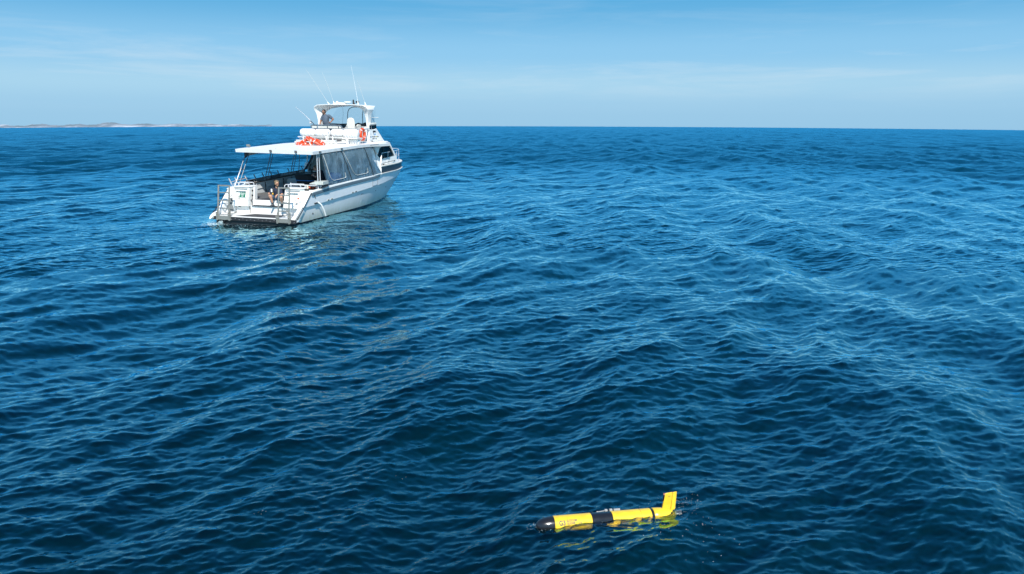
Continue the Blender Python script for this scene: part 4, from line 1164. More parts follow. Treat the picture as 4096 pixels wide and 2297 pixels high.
obj('emblem_lines', c, TXTW, wgs)
# the web address is too small to read in full; its letters keep the colours seen: grey, blue, grey, yellow, black
xw = 8.43
for sgm, mm_ in (('ka', TXTK), ('zz', SKYB), ('charters.', TXTK), ('co', YEL), ('m.au', TXTK)):
    to = text('web_lettering', sgm, 0.115, Mx(xw, 3.505), mm_, wgs, 0.001, 1.0, 0.002)
    xw = max(v.co.x for v in to.data.vertices) + 0.012
text('phone_lettering', '0409 377 142', 0.10, Mx(8.67, 3.39), TXTK, wgs, 0.001, 0.98, 0.001)
text('registration', 'NB577L', 0.135, frame((7.98, -2.045, 3.085), (1, 0, 0), (0, 0, 1)), TXTK, [o for o in bpy.data.objects if o.name.startswith('cabin_bracket')][0], 0.002, 0.72, 0.003)
c = B(); c.loft([[(9.12, -FS, 3.97), (9.16, -FS, 4.17), (9.20, -FS, 4.17), (9.2, -FS, 3.97)], [(9.4, 0, 3.97), (9.42, 0, 4.17), (9.46, 0, 4.17), (9.5, 0, 3.97)], [(9.12, FS, 3.97), (9.16, FS, 4.17), (9.20, FS, 4.17), (9.2, FS, 3.97)]]); bp('front_coaming', c, DGLASS)
c = B(); c.loft([[(10.0, -FS, 3.26), (9.12, -FS, 3.97), (9.2, -FS, 3.97), (10.1, -FS, 3.26)], [(10.25, 0, 3.26), (9.4, 0, 3.97), (9.5, 0, 3.97), (10.3, 0, 3.26)], [(10.0, FS, 3.26), (9.12, FS, 3.97), (9.2, FS, 3.97), (10.1, FS, 3.26)]]); bp('front_panel', c, WHITE)
c = B(); c.tube([(8.38, -FS, 4.20), (8.8, -FS + 0.01, 4.21), (9.16, -FS + 0.02, 4.22)], [0.06, 0.065, 0.06], 8); bp('rolled_cover', c, AGED)
c = B(); c.tube([(9.2, y, 4.19 + 0.01 * math.sin(y * 7)) for y in [FS - 0.1 - 0.2 * i for i in range(15)]], 0.022, 6); bp('screen_track', c, CANVAS)
c = B(); c.tube([(9.15, -0.35 - 0.14 * i, 4.17 + 0.03 * math.sin(i * 1.9)) for i in range(9)], [0.05, 0.07, 0.08, 0.075, 0.09, 0.085, 0.08, 0.07, 0.05], 8); bp('bunched_screen', c, CANVAS)
# hardtop arch
OUTP = [(1.53, 3.26), (1.535, 4.0), (1.52, 4.40), (1.55, 4.74), (1.63, 4.97), (1.57, 5.11), (1.38, 5.20), (0.8, 5.235), (0, 5.245)]
INP = [(1.40, 3.26), (1.395, 4.0), (1.37, 4.40), (1.28, 4.72), (1.16, 4.90), (1.02, 5.02), (0.80, 5.10), (0.45, 5.15), (0, 5.165)]
XA = [8.34, 8.34, 8.33, 8.26, 8.16, 8.08, 8.04, 8.0, 8.0]; XF = [8.66, 8.64, 8.64, 8.68, 8.80, 9.0, 9.5, 9.95, 10.05]
XI = [0.02, 0.02, 0.04, 0.16, 0.36, 0.42, 0.42, 0.40, 0.40]
rings = []
idx = [(i, 1) for i in range(9)] + [(i, -1) for i in range(7, -1, -1)]
for i, s in idx:
    (oy, oz), (iy, iz) = OUTP[i], INP[i]
    rings.append([(XA[i], s * oy, oz), (XF[i], s * oy, oz - (0.03 if i > 4 else 0)), (XF[i], s * iy, iz), (XA[i] + XI[i], s * iy, iz), (XA[i] + 0.004, s * (oy - 0.02 if i < 5 else oy * 0.99), oz - 0.035 if i > 3 else oz)])
c = B(); c.loft(rings); ht = bp('hardtop', c, WHITE, bevel=0.025, seg=3, smooth=45)
# screens
c = B(); c.loft([[(9.95, y, 5.13 - 0.06 * abs(y / 1.3) ** 3) for y in [1.2 - 0.3 * i for i in range(9)]], [(9.25, y * 1.2, 4.2) for y in [1.2 - 0.3 * i for i in range(9)]]], loop=False); bp('front_screen', c, SCREEN, smooth=60)
for s in (-1, 1):
    c = B(); c.quad((8.66, s * 1.50, 4.55), (8.66, s * 1.53, 4.22), (9.20, s * 1.5, 4.22), (8.85, s * 1.52, 4.92)); c.quad((8.66, s * 1.50, 4.55), (8.85, s * 1.52, 4.92), (8.75, s * 1.53, 4.85), (8.66, s * 1.5, 4.7)); bp('side_screen', c, SCREEN)
c = B(); c.tube([(9.22, 0.22, 4.2), (9.45, 0.32, 4.6), (9.62, 0.38, 4.85), (9.74, 0.36, 5.0), (9.82, 0.26, 5.08), (9.84, 0.1, 5.11), (9.84, -0.3, 5.10), (9.8, -0.44, 5.06), (9.72, -0.52, 4.97), (9.5, -0.58, 4.7), (9.22, -0.72, 4.2)], 0.02, 7); bp('screen_zip_frame', c, mat('zip_grey', (0.12, 0.14, 0.16), 0.6))
c = B(); c.tube([(9.5, 0.62, 5.1), (9.48, 0.6, 4.7), (9.3, 0.58, 4.2)], 0.006, 4); bp('screen_seam', c, SEAM)
# gear on the hardtop
c = B(); c.lathe([(0, 0.05), (0.02, 0.05), (0.05, 0.025), (0.08, 0.06), (0.12, 0.075), (0.16, 0.06), (0.18, 0.0)], (9.0, 0.67, 5.24), (0, 0, 1), 14); bp('dome_antenna', c, WHITE)
c = B(); c.ell((9.0, 0.50, 5.25), (0.28, 0.46, 0.10), 18, 8); bp('roof_hatch_dome', c, WHITE)
c = B(); c.lathe([(0.03, 0.0), (0.032, 0.16), (0.05, 0.205), (0.075, 0.205), (0.095, 0.15), (0.10, 0.0)], (9.0, 0.02, 5.30), (0, 0, 1), 22); c2 = bp('radar_disc', c, WHITE)
c = B()
for a in (0, 2.1, 4.2): c.tube([(9.0 + 0.05 * math.cos(a), 0.02 + 0.05 * math.sin(a), 5.34), (9.0 + 0.09 * math.cos(a), 0.02 + 0.09 * math.sin(a), 5.23)], 0.008, 5)
obj('tripod', c, STEEL, c2)
c = B(); c.tube([(9.0, -0.33, 5.23), (9.0, -0.33, 5.44)], 0.045, 10); c.ell((9.0, -0.33, 5.45), (0.04, 0.04, 0.05), 10, 6); c.tube([(9.0, -0.42, 5.23), (9.0, -0.35, 5.35)], 0.025, 6); bp('search_light', c, BLACK)
c = B(); c.box(8.97, 9.05, -0.66, -0.48, 5.32, 5.42); c.tube([(9.0, -0.57, 5.23), (9.0, -0.57, 5.33)], 0.02, 6); bp('loud_hailer', c, BLACK, bevel=0.01)
ALUW0 = mat('whip_grey', (0.5, 0.52, 0.5), 0.5)
ANT = [((8.6, 0.94, 5.23), (8.6, 2.19, 7.09), STEEL), ((8.6, 0.61, 5.24), (8.6, 1.19, 6.92), STEEL), ((8.6, -0.83, 5.24), (8.6, -0.56, 7.26), TXTW), ((8.6, -1.27, 5.20), (8.6, -0.87, 6.51), STEEL)]
for a, q, m_ in ANT:
    a, q = Vector(a), Vector(q)
    c = B(); pts = [a.lerp(q, t) + Vector((-0.10 * t * t, 0, 0)) for t in (0, 0.15, 0.35, 0.6, 0.8, 1.0)]
    c.tube(pts, [0.009, 0.008, 0.007, 0.006, 0.005, 0.004], 5); an = bp('whip_antenna', c, ALUW0 if m_ is STEEL else TXTW)
    c = B(); c.lathe([(0, 0.05), (0.03, 0.045), (0.07, 0.025), (0.16, 0.02)], a - Vector((0, 0, 0.0)), (q - a), 10); obj('antenna_base', c, WHITE, an)
c = B(); c.tube([(8.62, -1.56, 4.55), (8.70, -1.75, 4.555), (8.78, -1.90, 4.55)], [0.012, 0.016, 0.028], 6); c.tube([(8.6, -1.555, 4.6), (8.6, -1.56, 4.2), (8.58, -1.56, 3.95)], 0.008, 5); bp('outreach_light', c, DARKTUBE)
# settee with its padded back and rail
c = B(); c.tube([(7.22, 1.27, 3.98), (7.20, 1.27, 4.12), (7.2, 1.22, 4.155), (7.2, -0.42, 4.15), (7.2, -0.50, 4.13), (7.2, -0.56, 4.06), (7.2, -0.58, 3.95)], 0.028, 8); sr = bp('settee_rail', c, mat('rail_grey', (0.30, 0.33, 0.34), 0.3, metal=0.7))
for y0, y1 in ((1.24, 0.92), (0.90, 0.32), (0.30, -0.34), (-0.36, -0.52)):
    c = B(); c.box(7.21, 7.27, y1 + 0.015, y0 - 0.015, 3.985, 4.125); obj('back_pad', c, SEATG, sr, bevel=0.015)
for y in (0.91, 0.31, -0.35):
    c = B(); c.tube([(7.2, y, 4.14), (7.2, y, 3.86)], 0.016, 6); obj('rail_post', c, DARKTUBE, sr)
c = B(); c.tube([(7.21, 1.22, 3.965), (7.2, -0.58, 3.955), (7.2, -1.55, 3.95)], 0.02, 8); obj('lower_rail', c, DARKTUBE, sr)
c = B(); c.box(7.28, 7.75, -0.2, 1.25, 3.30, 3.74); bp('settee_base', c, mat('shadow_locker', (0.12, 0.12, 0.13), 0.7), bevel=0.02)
c = B(); c.box(7.29, 7.78, -0.2, 1.25, 3.74, 3.83); bp('settee_cushion', c, SEATG, bevel=0.03)
c = B(); c.box(7.22, 7.26, 0.85, 1.22, 3.86, 3.93); bp('red_locker_lid', c, RED)
# helm seat
c = B()
M = frame((7.98, -0.70, 4.02), (0.25, -1, 0), (-0.12, 0, 1))
c.prism([M @ Vector(p) for p in ((-0.20, -0.05, 0), (0.20, -0.05, 0), (0.22, 0.28, 0), (0.17, 0.47, 0), (0.06, 0.53, 0), (-0.06, 0.53, 0), (-0.17, 0.47, 0), (-0.22, 0.28, 0))], M.to_3x3() @ Vector((0, 0, 0.10)))
hs = bp('helm_seat', c, SEATG, bevel=0.035, seg=3)
c = B(); c.box(8.02, 8.48, -0.95, -0.50, 3.86, 3.96); obj('seat_pad', c, SEATG, hs, bevel=0.035, seg=3)
for y in (-0.40, -1.0):
    c = B(); c.tube([(8.02, y, 4.12), (8.12, y, 4.15), (8.42, y, 4.13)], [0.04, 0.05, 0.04], 8); obj('armrest', c, SEATG, hs)
c = B(); c.lathe([(0, 0.18), (0.03, 0.17), (0.05, 0.05), (0.56, 0.05)], (8.2, -0.72, 3.30), (0, 0, 1), 14); obj('pedestal', c, STEEL, hs)
c = B(); c.prism([(8.75, 0.2, 3.3), (9.2, 0.2, 3.3), (9.1, 0.2, 4.10), (8.85, 0.2, 4.02)], (0, -1.6, 0)); bp('helm_console', c, mat('console_grey', (0.34, 0.37, 0.38), 0.5), bevel=0.03)
c = B(); c.tube([(8.73 + 0.05 * math.sin(a), -0.72 + 0.17 * math.cos(a), 4.02 + 0.15 * math.sin(a)) for a in [2 * math.pi * i / 16 for i in range(16)]], 0.014, 6, closed=True); bp('steering_wheel', c, BLACK)
c = B(); c.box(8.70, 8.78, -0.15, -0.08, 4.02, 4.14); bp('throttle_lever', c, RED, bevel=0.01)
c = B(); c.hexa([(8.55, -1.15, 3.3), (8.9, -1.15, 3.3), (8.9, -1.5, 3.3), (8.55, -1.5, 3.3), (8.55, -1.1, 4.0), (8.9, -1.1, 4.12), (8.9, -1.5, 4.12), (8.55, -1.5, 4.05)]); bp('chart_locker', c, INNER, bevel=0.02)
c = B(); c.tube([(7.12, -1.58, 3.24), (7.12, -1.58, 3.96)], 0.045, 12); c.lathe([(0, 0.06), (0.02, 0.06)], (7.12, -1.58, 3.955), (0, 0, 1), 12); bp('rail_stanchion', c, STEEL)
c = B(); c.tube([(7.12, -1.58, 3.97), (7.6, -1.62, 3.98), (8.3, -1.58, 3.985)], 0.02, 8); c.tube([(7.12, -1.5, 3.97), (7.14, -1.3, 3.97), (7.15, -0.6, 3.95)], 0.02, 8); bp('upper_side_rail', c, STEEL)
c = B(); c.hexa([(7.7, -1.58, 3.92), (8.3, -1.55, 3.92), (8.3, -1.45, 3.92), (7.7, -1.48, 3.92), (7.75, -1.58, 4.02), (8.3, -1.55, 4.02), (8.3, -1.45, 4.02), (7.75, -1.48, 4.02)]); bp('side_bolster', c, WHITE, bevel=0.03)
c = B(); c.tube([(7.2, -1.75, 3.62), (7.9, -1.72, 3.42), (8.55, -1.60, 3.28)], 0.008, 5); c.box(8.5, 8.62, -1.62, -1.57, 3.30, 3.34); c.tube([(8.6, -1.6, 3.22), (8.62, -1.6, 3.33)], 0.012, 5); bp('stay_line', c, DARKTUBE)
# ladder-like dark braces beside the stanchion
c = B(); c.tube([(7.25, -1.64, 3.26), (7.1, -1.66, 3.62)], 0.012, 5); c.tube([(7.45, -1.66, 3.26), (7.2, -1.66, 3.66)], 0.012, 5); bp('deck_brace', c, DARKTUBE)

# ------------------------------------------------------------------ raft cradles on the roof
def cradle(y0, y1, x, z):
    c = B()
    c.prism([(x - 0.20, y0, z), (x + 0.22, y0, z), (x + 0.22, y0, z - 0.04), (x + 0.05, y0, z - 0.12), (x - 0.05, y0, z - 0.12), (x - 0.20, y0, z - 0.03)], (0, y1 - y0, 0))
    cr_ = bp('raft_cradle', c, ALUW, bevel=0.006)
    return cr_
ALUW = mat('painted_aluminium', (0.66, 0.68, 0.67), 0.4, var=0.1, scale=10)
RX0 = 6.12
cr1 = cradle(1.30, -0.50, RX0, 3.60)
cr2 = cradle(-0.52, -1.28, RX0, 3.60)
for y in (0.98, -0.36, -0.72):
    c = B(); c.prism([(RX0 - 0.24, y - 0.06, 3.20), (RX0 - 0.14, y - 0.06, 3.20), (RX0 - 0.17, y - 0.02, 3.62), (RX0 - 0.21, y - 0.02, 3.62)], (0, 0.05, 0)); c.box(RX0 + 0.10, RX0 + 0.16, y - 0.03, y + 0.03, 3.2, 3.55)
    obj('cradle_leg', c, WHITE, cr1 if y > -0.5 else cr2, bevel=0.006)
c = B(); c.box(RX0 - 0.25, RX0 - 0.19, -1.62, -1.52, 3.2, 3.56); c.box(RX0 - 0.25, RX0 + 0.25, -2.15, -1.30, 3.52, 3.57); obj('raft_shelf', c, WHITE, cr2, bevel=0.006)
c = B(); c.tube([(RX0 - 0.30, -0.52, 3.45), (RX0 - 0.30, -0.52, 3.98)], 0.022, 6); c.lathe([(0, 0.05), (0.015, 0.05)], (RX0 - 0.30, -0.52, 3.98), (0, 0, 1), 10); obj('cradle_post', c, WHITE, cr2)
c = B()
c.box(RX0 - 0.42, RX0 - 0.22, -0.98, 1.38, 3.27, 3.36); c.box(RX0 - 0.40, RX0 - 0.2, -0.96, 1.30, 3.37, 3.43)
tb = bp('storage_tube', c, ALUW, bevel=0.02)
c = B(); c.box(RX0 - 0.425, RX0 - 0.418, -0.97, 1.37, 3.312, 3.318); obj('tube_seam', c, SEAM, tb)
c = B(); c.tube([(RX0 - 0.3, 1.32, 3.5), (RX0 - 0.3, 0.9, 3.6)], 0.01, 5); obj('lashing', c, BLUEROPE, tb)
for y in (-0.55, -1.0, 0.5):
    c = B(); c.box(RX0 - 0.40, RX0 - 0.24, y - 0.06, y + 0.06, 3.19, 3.27); obj('tube_block', c, WHITE, tb)
# ------------------------------------------------------------------ things carried aboard: each its own top-level object
def on_boat(x, y, z, rot=None):
    M = BM @ Matrix.Translation((x, y, z))
    return M @ rot.to_4x4() if rot is not None else M
RAFT = mat('raft_white', (0.80, 0.80, 0.78), 0.3, var=0.04)
STRAP = mat('strap_dark', (0.10, 0.10, 0.14), 0.7)
def canister(L_, r, nstrap):
    c = B()
    h = L_ / 2
    c.lathe([(-h, 0), (-h, r * 0.35), (-h * 0.97, r * 0.6), (-h * 0.90, r * 0.82), (-h * 0.78, r * 0.95), (-h * 0.62, r), (-0.02, r), (0.0, r * 1.0), (h * 0.62, r), (h * 0.78, r * 0.95), (h * 0.90, r * 0.82), (h * 0.97, r * 0.6), (h, r * 0.35), (h, 0)], (0, 0, 0), (0, 1, 0), 24)
    shell = c
    return shell
def place_canister(M, L_, r, straps, label, mark=True):
    root = empty('liferaft_canister', M, label, 'life raft', 'life raft canisters on the roof')
    sh = obj('shell', canister(L_, r, 0), RAFT, root, smooth=50)
    c = B(); c.tube([(r * 1.01 * math.cos(a), 0, 0) for a in [0]] + [], 0.01) if False else None
    for i in range(straps):
        y = lerp(-L_ * 0.33, L_ * 0.33, i / max(1, straps - 1))
        c = B()
        c.tube([((r + 0.003) * math.cos(a), y, (r + 0.003) * math.sin(a)) for a in [R(175 + 150 * k / 14) for k in range(15)]], 0.006, 4)
        obj('strap', c, RAFTSTRAP if i % 2 else STRAPL, root)
    if mark:
        c = B(); c.prism([(-r * 0.86, 0.02, r * 0.56), (-r * 0.90, -0.04, r * 0.50), (-r * 0.97, -0.07, r * 0.32), (-r * 0.99, -0.09, r * 0.30), (-r * 0.93, -0.055, r * 0.44), (-r * 0.88, 0.01, r * 0.51)], (-0.01, 0, 0.004)); obj('print_mark', c, TXTK, root)
    return root
STRAPL = mat('strap_pale', (0.45, 0.46, 0.52), 0.7)
RAFTSTRAP = mat('strap_blue', (0.10, 0.16, 0.42), 0.7)
place_canister(on_boat(RX0, 0.80, 3.80), 0.84, 0.195, 4, 'outermost white raft canister at the port end of the roof cradle')
place_canister(on_boat(RX0 + 0.02, -0.05, 3.79), 0.86, 0.19, 4, 'second white raft canister from port, its round end toward the gap between cradles', False)
place_canister(on_boat(RX0, -0.90, 3.80), 0.66, 0.185, 3, 'white raft canister behind the thin white post, right of the gap')
place_canister(on_boat(RX0 - 0.02, -1.68, 3.77), 0.86, 0.215, 5, 'starboard white raft canister on the upper shelf, wrapped with dark straps', False)
place_canister(on_boat(RX0 + 0.10, -1.78, 3.37), 0.62, 0.15, 4, 'shaded white raft canister under the shelf, close to the steel stanchion', False)
# life rings
def life_ring(M, label, Rr=0.28, r=0.072, lean_rope=0.0):
    root = empty('life_ring', M, label, 'life ring', 'orange life rings')
    c = B(); c.tube([(Rr * math.cos(a), Rr * math.sin(a), 0) for a in [2 * math.pi * k / 36 for k in range(36)]], r, 14, closed=True); obj('ring', c, ORANGE, root, smooth=70)
    for q in range(4):
        a0 = R(45 + 90 * q)
        c = B(); c.tube([(Rr * math.cos(a0 + d), Rr * math.sin(a0 + d), 0) for d in (-0.075, -0.04, 0, 0.04, 0.075)], r + 0.004, 14); obj('reflective_band', c, TAPE, root, smooth=70)
    c = B(); pts = []
    for k in range(48):
        a = 2 * math.pi * k / 48
        sag = abs(math.sin(2 * (a - R(45)))) 
        rr_ = Rr + r + 0.012 + 0.045 * sag
        pts.append((rr_ * math.cos(a), rr_ * math.sin(a), 0.02 * math.sin(5 * a)))
    c.tube(pts, 0.006, 5, closed=True); obj('grab_rope', c, ROPE, root)
    return root
E_ = lambda a, b_, c_: Euler((R(a), R(b_), R(c_))).to_matrix()
RGX, RGY = 4.55, -0.10
life_ring(on_boat(4.72, 0.27, 3.285, E_(2, -3, 10)), 'life ring lying flat at the left bottom of the pile on the roof')
life_ring(on_boat(4.50, -0.10, 3.34, E_(-6, -30, 20)), 'life ring tilted toward the stern at the front of the pile, its hole in view')
life_ring(on_boat(4.74, -0.28, 3.46, E_(20, -22, 60)), 'topmost life ring of the pile, leaning down to the right')
life_ring(on_boat(4.68, -0.64, 3.38, E_(22, -12, 35)), 'life ring at the right end of the pile on the roof')
life_ring(on_boat(7.25, -1.72, 3.70, E_(90, 0, 5)), 'life ring hanging upright on the rail by the steel stanchion', 0.26, 0.08)
# white stick and frame leaning beside the pile
c = B(); c.tube([(5.5, -0.30, 3.52), (5.3, -0.72, 3.28)], 0.014, 6); c.tube([(5.32, -0.5, 3.26), (5.25, -0.55, 3.40)], 0.012, 6); c.tube([(5.2, -0.45, 3.26), (5.3, -0.95, 3.27), (5.4, -1.05, 3.33)], 0.013, 6)
o = obj('gaff_pole', c, ROPE, None); o.matrix_world = BM; tag(o, 'pale gaff pole leaning on the roof to the right of the ring pile', 'pole')
# fishing rod
def rod(base, tip, label, thick=1.0):
    base, tip = Vector(base), Vector(tip)
    root = empty('fishing_rod', on_boat(*base), label, 'fishing rod')
    d = tip - base
    c = B(); pts = [d * t + Vector((-0.05 * t * t, 0, -0.06 * t * t)) for t in (0, 0.2, 0.4, 0.6, 0.8, 1)]
    c.tube(pts, [0.014 * thick, 0.012 * thick, 0.010 * thick, 0.008 * thick, 0.006 * thick, 0.004 * thick], 6); obj('blank', c, mat('rod_blue', (0.02, 0.05, 0.12), 0.3), root)
    c = B(); c.tube([d * -0.10, d * 0.12], 0.02 * thick, 8); obj('grip', c, BLACK, root)
    c = B(); p = d * 0.03 + Vector((-0.05, 0.06, -0.03)); c.lathe([(-0.045, 0.045), (-0.035, 0.055), (-0.03, 0.035), (0.03, 0.035), (0.035, 0.055), (0.045, 0.045)], p, (0.3, 1, 0.2), 12); obj('reel', c, STEEL, root)
    for t in (0.35, 0.55, 0.75, 0.95):
        c = B(); c.tube([d * t + Vector((0.0, 0.012, -0.02 - 0.012)) + Vector((0.012 * math.cos(a), 0, 0.012 * math.sin(a))) for a in [2 * math.pi * k / 8 for k in range(8)]], 0.003, 4, closed=True); obj('rod_guide', c, STEEL, root)
    return root
rod((7.25, 1.20, 4.27), (7.15, 2.08, 5.15), 'fishing rod slanting up to the left from the end of the upper deck rail')
# bait board on the starboard rail, orange coil below
M = frame((1.66, -1.78, 1.60), (1, 0, 0), (0, 1, 0))
root = empty('bait_board', on_boat(2.15, -2.10, 1.66), 'grey cutting board box mounted over the starboard stern rail', 'bait board')
c = B(); c.hexa([(-0.25, -0.35, -0.07), (0.33, -0.30, -0.07), (0.33, 0.45, -0.04), (-0.25, 0.36, -0.06), (-0.25, -0.35, 0.085), (0.33, -0.30, 0.09), (0.33, 0.45, 0.05), (-0.22, 0.03, 0.075)]); obj('board', c, GREYBOX, root, bevel=0.012)
c = B(); c.hexa([(-0.26, 0.0, -0.07), (0.2, 0.0, -0.07), (0.25, 0.46, -0.05), (-0.26, 0.36, -0.06), (-0.26, 0.0, 0.02), (0.2, 0.0, 0.04), (0.25, 0.46, 0.0), (-0.24, 0.34, -0.01)]); obj('board_lip', c, GREYBOX, root, bevel=0.01)
c = B(); c.box(-0.15, 0.30, -0.30, -0.22, -0.17, -0.07); obj('bracket', c, BLACK, root)
c = B(); c.tube([(-0.1, 0.1, -0.06), (-0.1, 0.1, -0.24)], 0.02, 6); c.tube([(0.2, 0.1, -0.06), (0.2, 0.1, -0.24)], 0.02, 6); obj('board_foot', c, STEEL, root)
c = B()
for k in range(5):
    cx, cy, cz = 1.92 + 0.13 * k, -1.52 - 0.10 * k, 1.40 + 0.03 * (k % 2)
    c.tube([(cx + 0.05 * math.cos(a), cy + 0.06 * math.sin(a), cz + 0.03 * math.sin(2 * a + k)) for a in [2 * math.pi * i / 10 for i in range(10)]], 0.024, 6, closed=True)
o = obj('rope_coil', c, mat('float_orange', (0.75, 0.10, 0.03), 0.6), None); o.matrix_world = BM; tag(o, 'orange rope bundle tucked beneath the grey bait board', 'rope')
# black covered tub with blue lashing in the cockpit
root = empty('covered_tub', on_boat(4.9, 0.10, 0.9), 'large black covered tub lashed with a bright blue strap in the shaded cockpit', 'tub')
c = B()
prof = []
for z, kx, ky in ((0.0, 0.50, 0.42), (0.25, 0.54, 0.50), (0.55, 0.58, 0.56), (0.60, 0.58, 0.56), (0.80, 0.62, 0.62), (0.86, 0.60, 0.60), (0.88, 0.55, 0.55)):
    prof.append([(kx * (abs(math.cos(a)) ** 0.5) * (1 if math.cos(a) > 0 else -1) + 0.012 * math.sin(7 * a + z * 9), ky * (abs(math.sin(a)) ** 0.5) * (1 if math.sin(a) > 0 else -1), z) for a in [2 * math.pi * k / 28 + 0.01 for k in range(28)]])
c.loft(prof); obj('cover', c, TARP, root, smooth=60)
c = B(); c.tube([((0.60) * (abs(math.cos(a)) ** 0.5) * (1 if math.cos(a) > 0 else -1), 0.58 * (abs(math.sin(a)) ** 0.5) * (1 if math.sin(a) > 0 else -1), 0.60) for a in [2 * math.pi * k / 28 + 0.01 for k in range(28)]], 0.018, 6, closed=True); obj('lashing', c, BLUEROPE, root)
c = B(); c.box(-0.1, 0.35, -0.62, 0.35, 0.885, 0.91)
o_ = obj('lid_edge', c, mat('lid_edge', (0.10, 0.13, 0.14), 0.4), root, bevel=0.01)
root = empty('equipment_case', on_boat(5.25, 0.05, 1.81), 'dark equipment case with a pale strip, standing on the black tub', 'case')
c = B(); c.box(-0.12, 0.15, -0.30, 0.12, 0.0, 0.20); obj('case_body', c, BLACK, root, bevel=0.02)
c = B(); c.box(-0.135, -0.122, -0.31, -0.02, 0.08, 0.12); obj('pale_strip', c, TXTW, root)
# blue drums and odds and ends behind the clear curtain
root = empty('blue_drum', on_boat(4.35, -1.66, 1.72, E_(0, 0, 0)), 'blue round drum seen blurred through the clear side curtain', 'drum')
c = B(); c.lathe([(-0.22, 0.20), (-0.2, 0.235), (-0.1, 0.24), (0, 0.23), (0.1, 0.24), (0.2, 0.235), (0.22, 0.20)], (0, 0, 0), (0, 1, 0.0), 20); obj('drum_body', c, BLUE, root)
c = B(); c.tube([(0.21 * math.cos(a), -0.225, 0.21 * math.sin(a)) for a in [2 * math.pi * k / 18 for k in range(18)]], 0.02, 6, closed=True); obj('drum_rim', c, BLUE, root)
c = B(); c.box(3.95, 4.75, -1.95, -1.3, 0.9, 1.47); bp('side_locker', c, INNER, bevel=0.02)
c = B(); c.box(3.55, 3.9, -1.9, -1.4, 1.35, 1.58); o = obj('soft_bag', c, mat('bag_purple', (0.10, 0.04, 0.10), 0.8), None, bevel=0.06, seg=3); o.matrix_world = BM; tag(o, 'dark purple bag behind the aft clear curtain panel', 'bag')
c = B(); c.box(3.5, 3.95, -1.95, -1.3, 0.9, 1.345); bp('side_locker', c, INNER, bevel=0.02)
c = B(); c.ell((6.95, -1.86, 1.60), (0.16, 0.08, 0.06)); o = obj('red_buoy', c, mat('buoy_red', (0.7, 0.06, 0.03), 0.5), None); o.matrix_world = BM; tag(o, 'small red float behind the forward clear curtain panel', 'float')
# diving mask on the deck
c = B()
c.tube([(2.28 + 0.09 * math.cos(a), 0.44 + 0.14 * math.sin(a), 0.97 + 0.03 * math.sin(2 * a)) for a in [2 * math.pi * k / 14 for k in range(14)]], 0.018, 6, closed=True); c.ell((2.22, 0.34, 0.97), (0.07, 0.09, 0.055), 10, 6); c.tube([(2.2, 0.6, 0.925), (2.1, 0.45, 0.93), (2.15, 0.3, 0.94)], 0.014, 5)
o = obj('cable_coil', c, BLACK, None); o.matrix_world = BM; tag(o, 'small black coil and strap lying on the grey cockpit deck by the port locker', 'coil')
# black tray behind the sitting man
c = B(); c.hexa([(2.6, 0.10, 1.00), (3.0, 0.10, 1.0), (3.0, -0.55, 1.03), (2.6, -0.55, 1.03), (2.6, 0.12, 1.045), (3.0, 0.12, 1.045), (3.0, -0.55, 1.06), (2.6, -0.55, 1.06)]); c.tube([(2.65, 0.15, 0.97), (2.65, -0.5, 0.97)], 0.015, 6)
o = obj('folded_chair', c, TARP, None); o.matrix_world = BM; tag(o, 'folded dark frame lying on the deck behind the sitting man', 'chair')
# white fender hung outside the port rail
root = empty('fender_board', on_boat(7.75, 2.24, 1.88), 'white fender board with a red tie, upright outside the port rail', 'fender')
c = B(); c.hexa([(0, 0.02, -0.15), (0.06, 0.02, -0.15), (0.06, -0.14, -0.15), (0, -0.14, -0.15), (0, -0.10, 0.24), (0.06, -0.10, 0.24), (0.06, -0.36, 0.25), (0, -0.36, 0.25)]); obj('board', c, WHITE, root, bevel=0.02)
c = B(); c.tube([(-0.01, -0.22, 0.16), (-0.02, -0.26, 0.12), (-0.01, -0.30, 0.17)], 0.014, 5); obj('tie', c, RED, root)
c = B(); c.tube([(7.8, 2.05, 2.0), (7.8, 1.90, 3.0)], 0.035, 8); bp('white_pole', c, WHITE)
# ------------------------------------------------------------------ people
def bake(o):
    dg = bpy.context.evaluated_depsgraph_get()
    dg.update()
    me = bpy.data.meshes.new_from_object(o.evaluated_get(dg))
    bpy.data.objects.remove(o)
    return me
def skin_bm(J, E, rad, lat=None):
    """skeleton grown into overlapping tapered limbs with rounded joints; fused into one skin afterwards"""
    if lat is None:
        lat = (J['shL'] - J['shR']) if 'shL' in J else (J['hipL'] - J['hipR'])
    lat = Vector(lat).normalized()
    def rr(n):
        v = rad[n]
        return v if isinstance(v, tuple) else (v, v)
    c = B()
    for a, q in E:
        A, Q = Vector(J[a]), Vector(J[q])
        d = Q - A
        if d.length < 1e-5: continue
        d.normalize()
        u = lat - d * lat.dot(d)
        if u.length < 0.2: u = Vector((1, 0, 0)) - d * d.x
        u.normalize(); w = d.cross(u)
        ra, rq = rr(a), rr(q)
        if max(ra) > 0.1 and max(rq) < 0.1: ra = (rq[0] * 1.1, rq[1] * 1.1)      # a limb leaving the trunk starts at its own width
        n = 12
        rings = []
        for t in (-0.5, 0, 0.35, 0.7, 1.0, 1.5):
            if t < 0: P, f, s_ = A - d * min(ra) * 0.6, 0.75, ra
            elif t > 1: P, f, s_ = Q + d * min(rq) * 0.6, 0.75, rq
            else: P, f, s_ = A.lerp(Q, t), 1.0, (lerp(ra[0], rq[0], t), lerp(ra[1], rq[1], t))
            rings.append([P + (u * math.cos(2 * math.pi * k / n) * s_[0] + w * math.sin(2 * math.pi * k / n) * s_[1]) * f for k in range(n)])
        c.loft(rings)
    bmesh.ops.recalc_face_normals(c.bm, faces=c.bm.faces)
    return c.bm
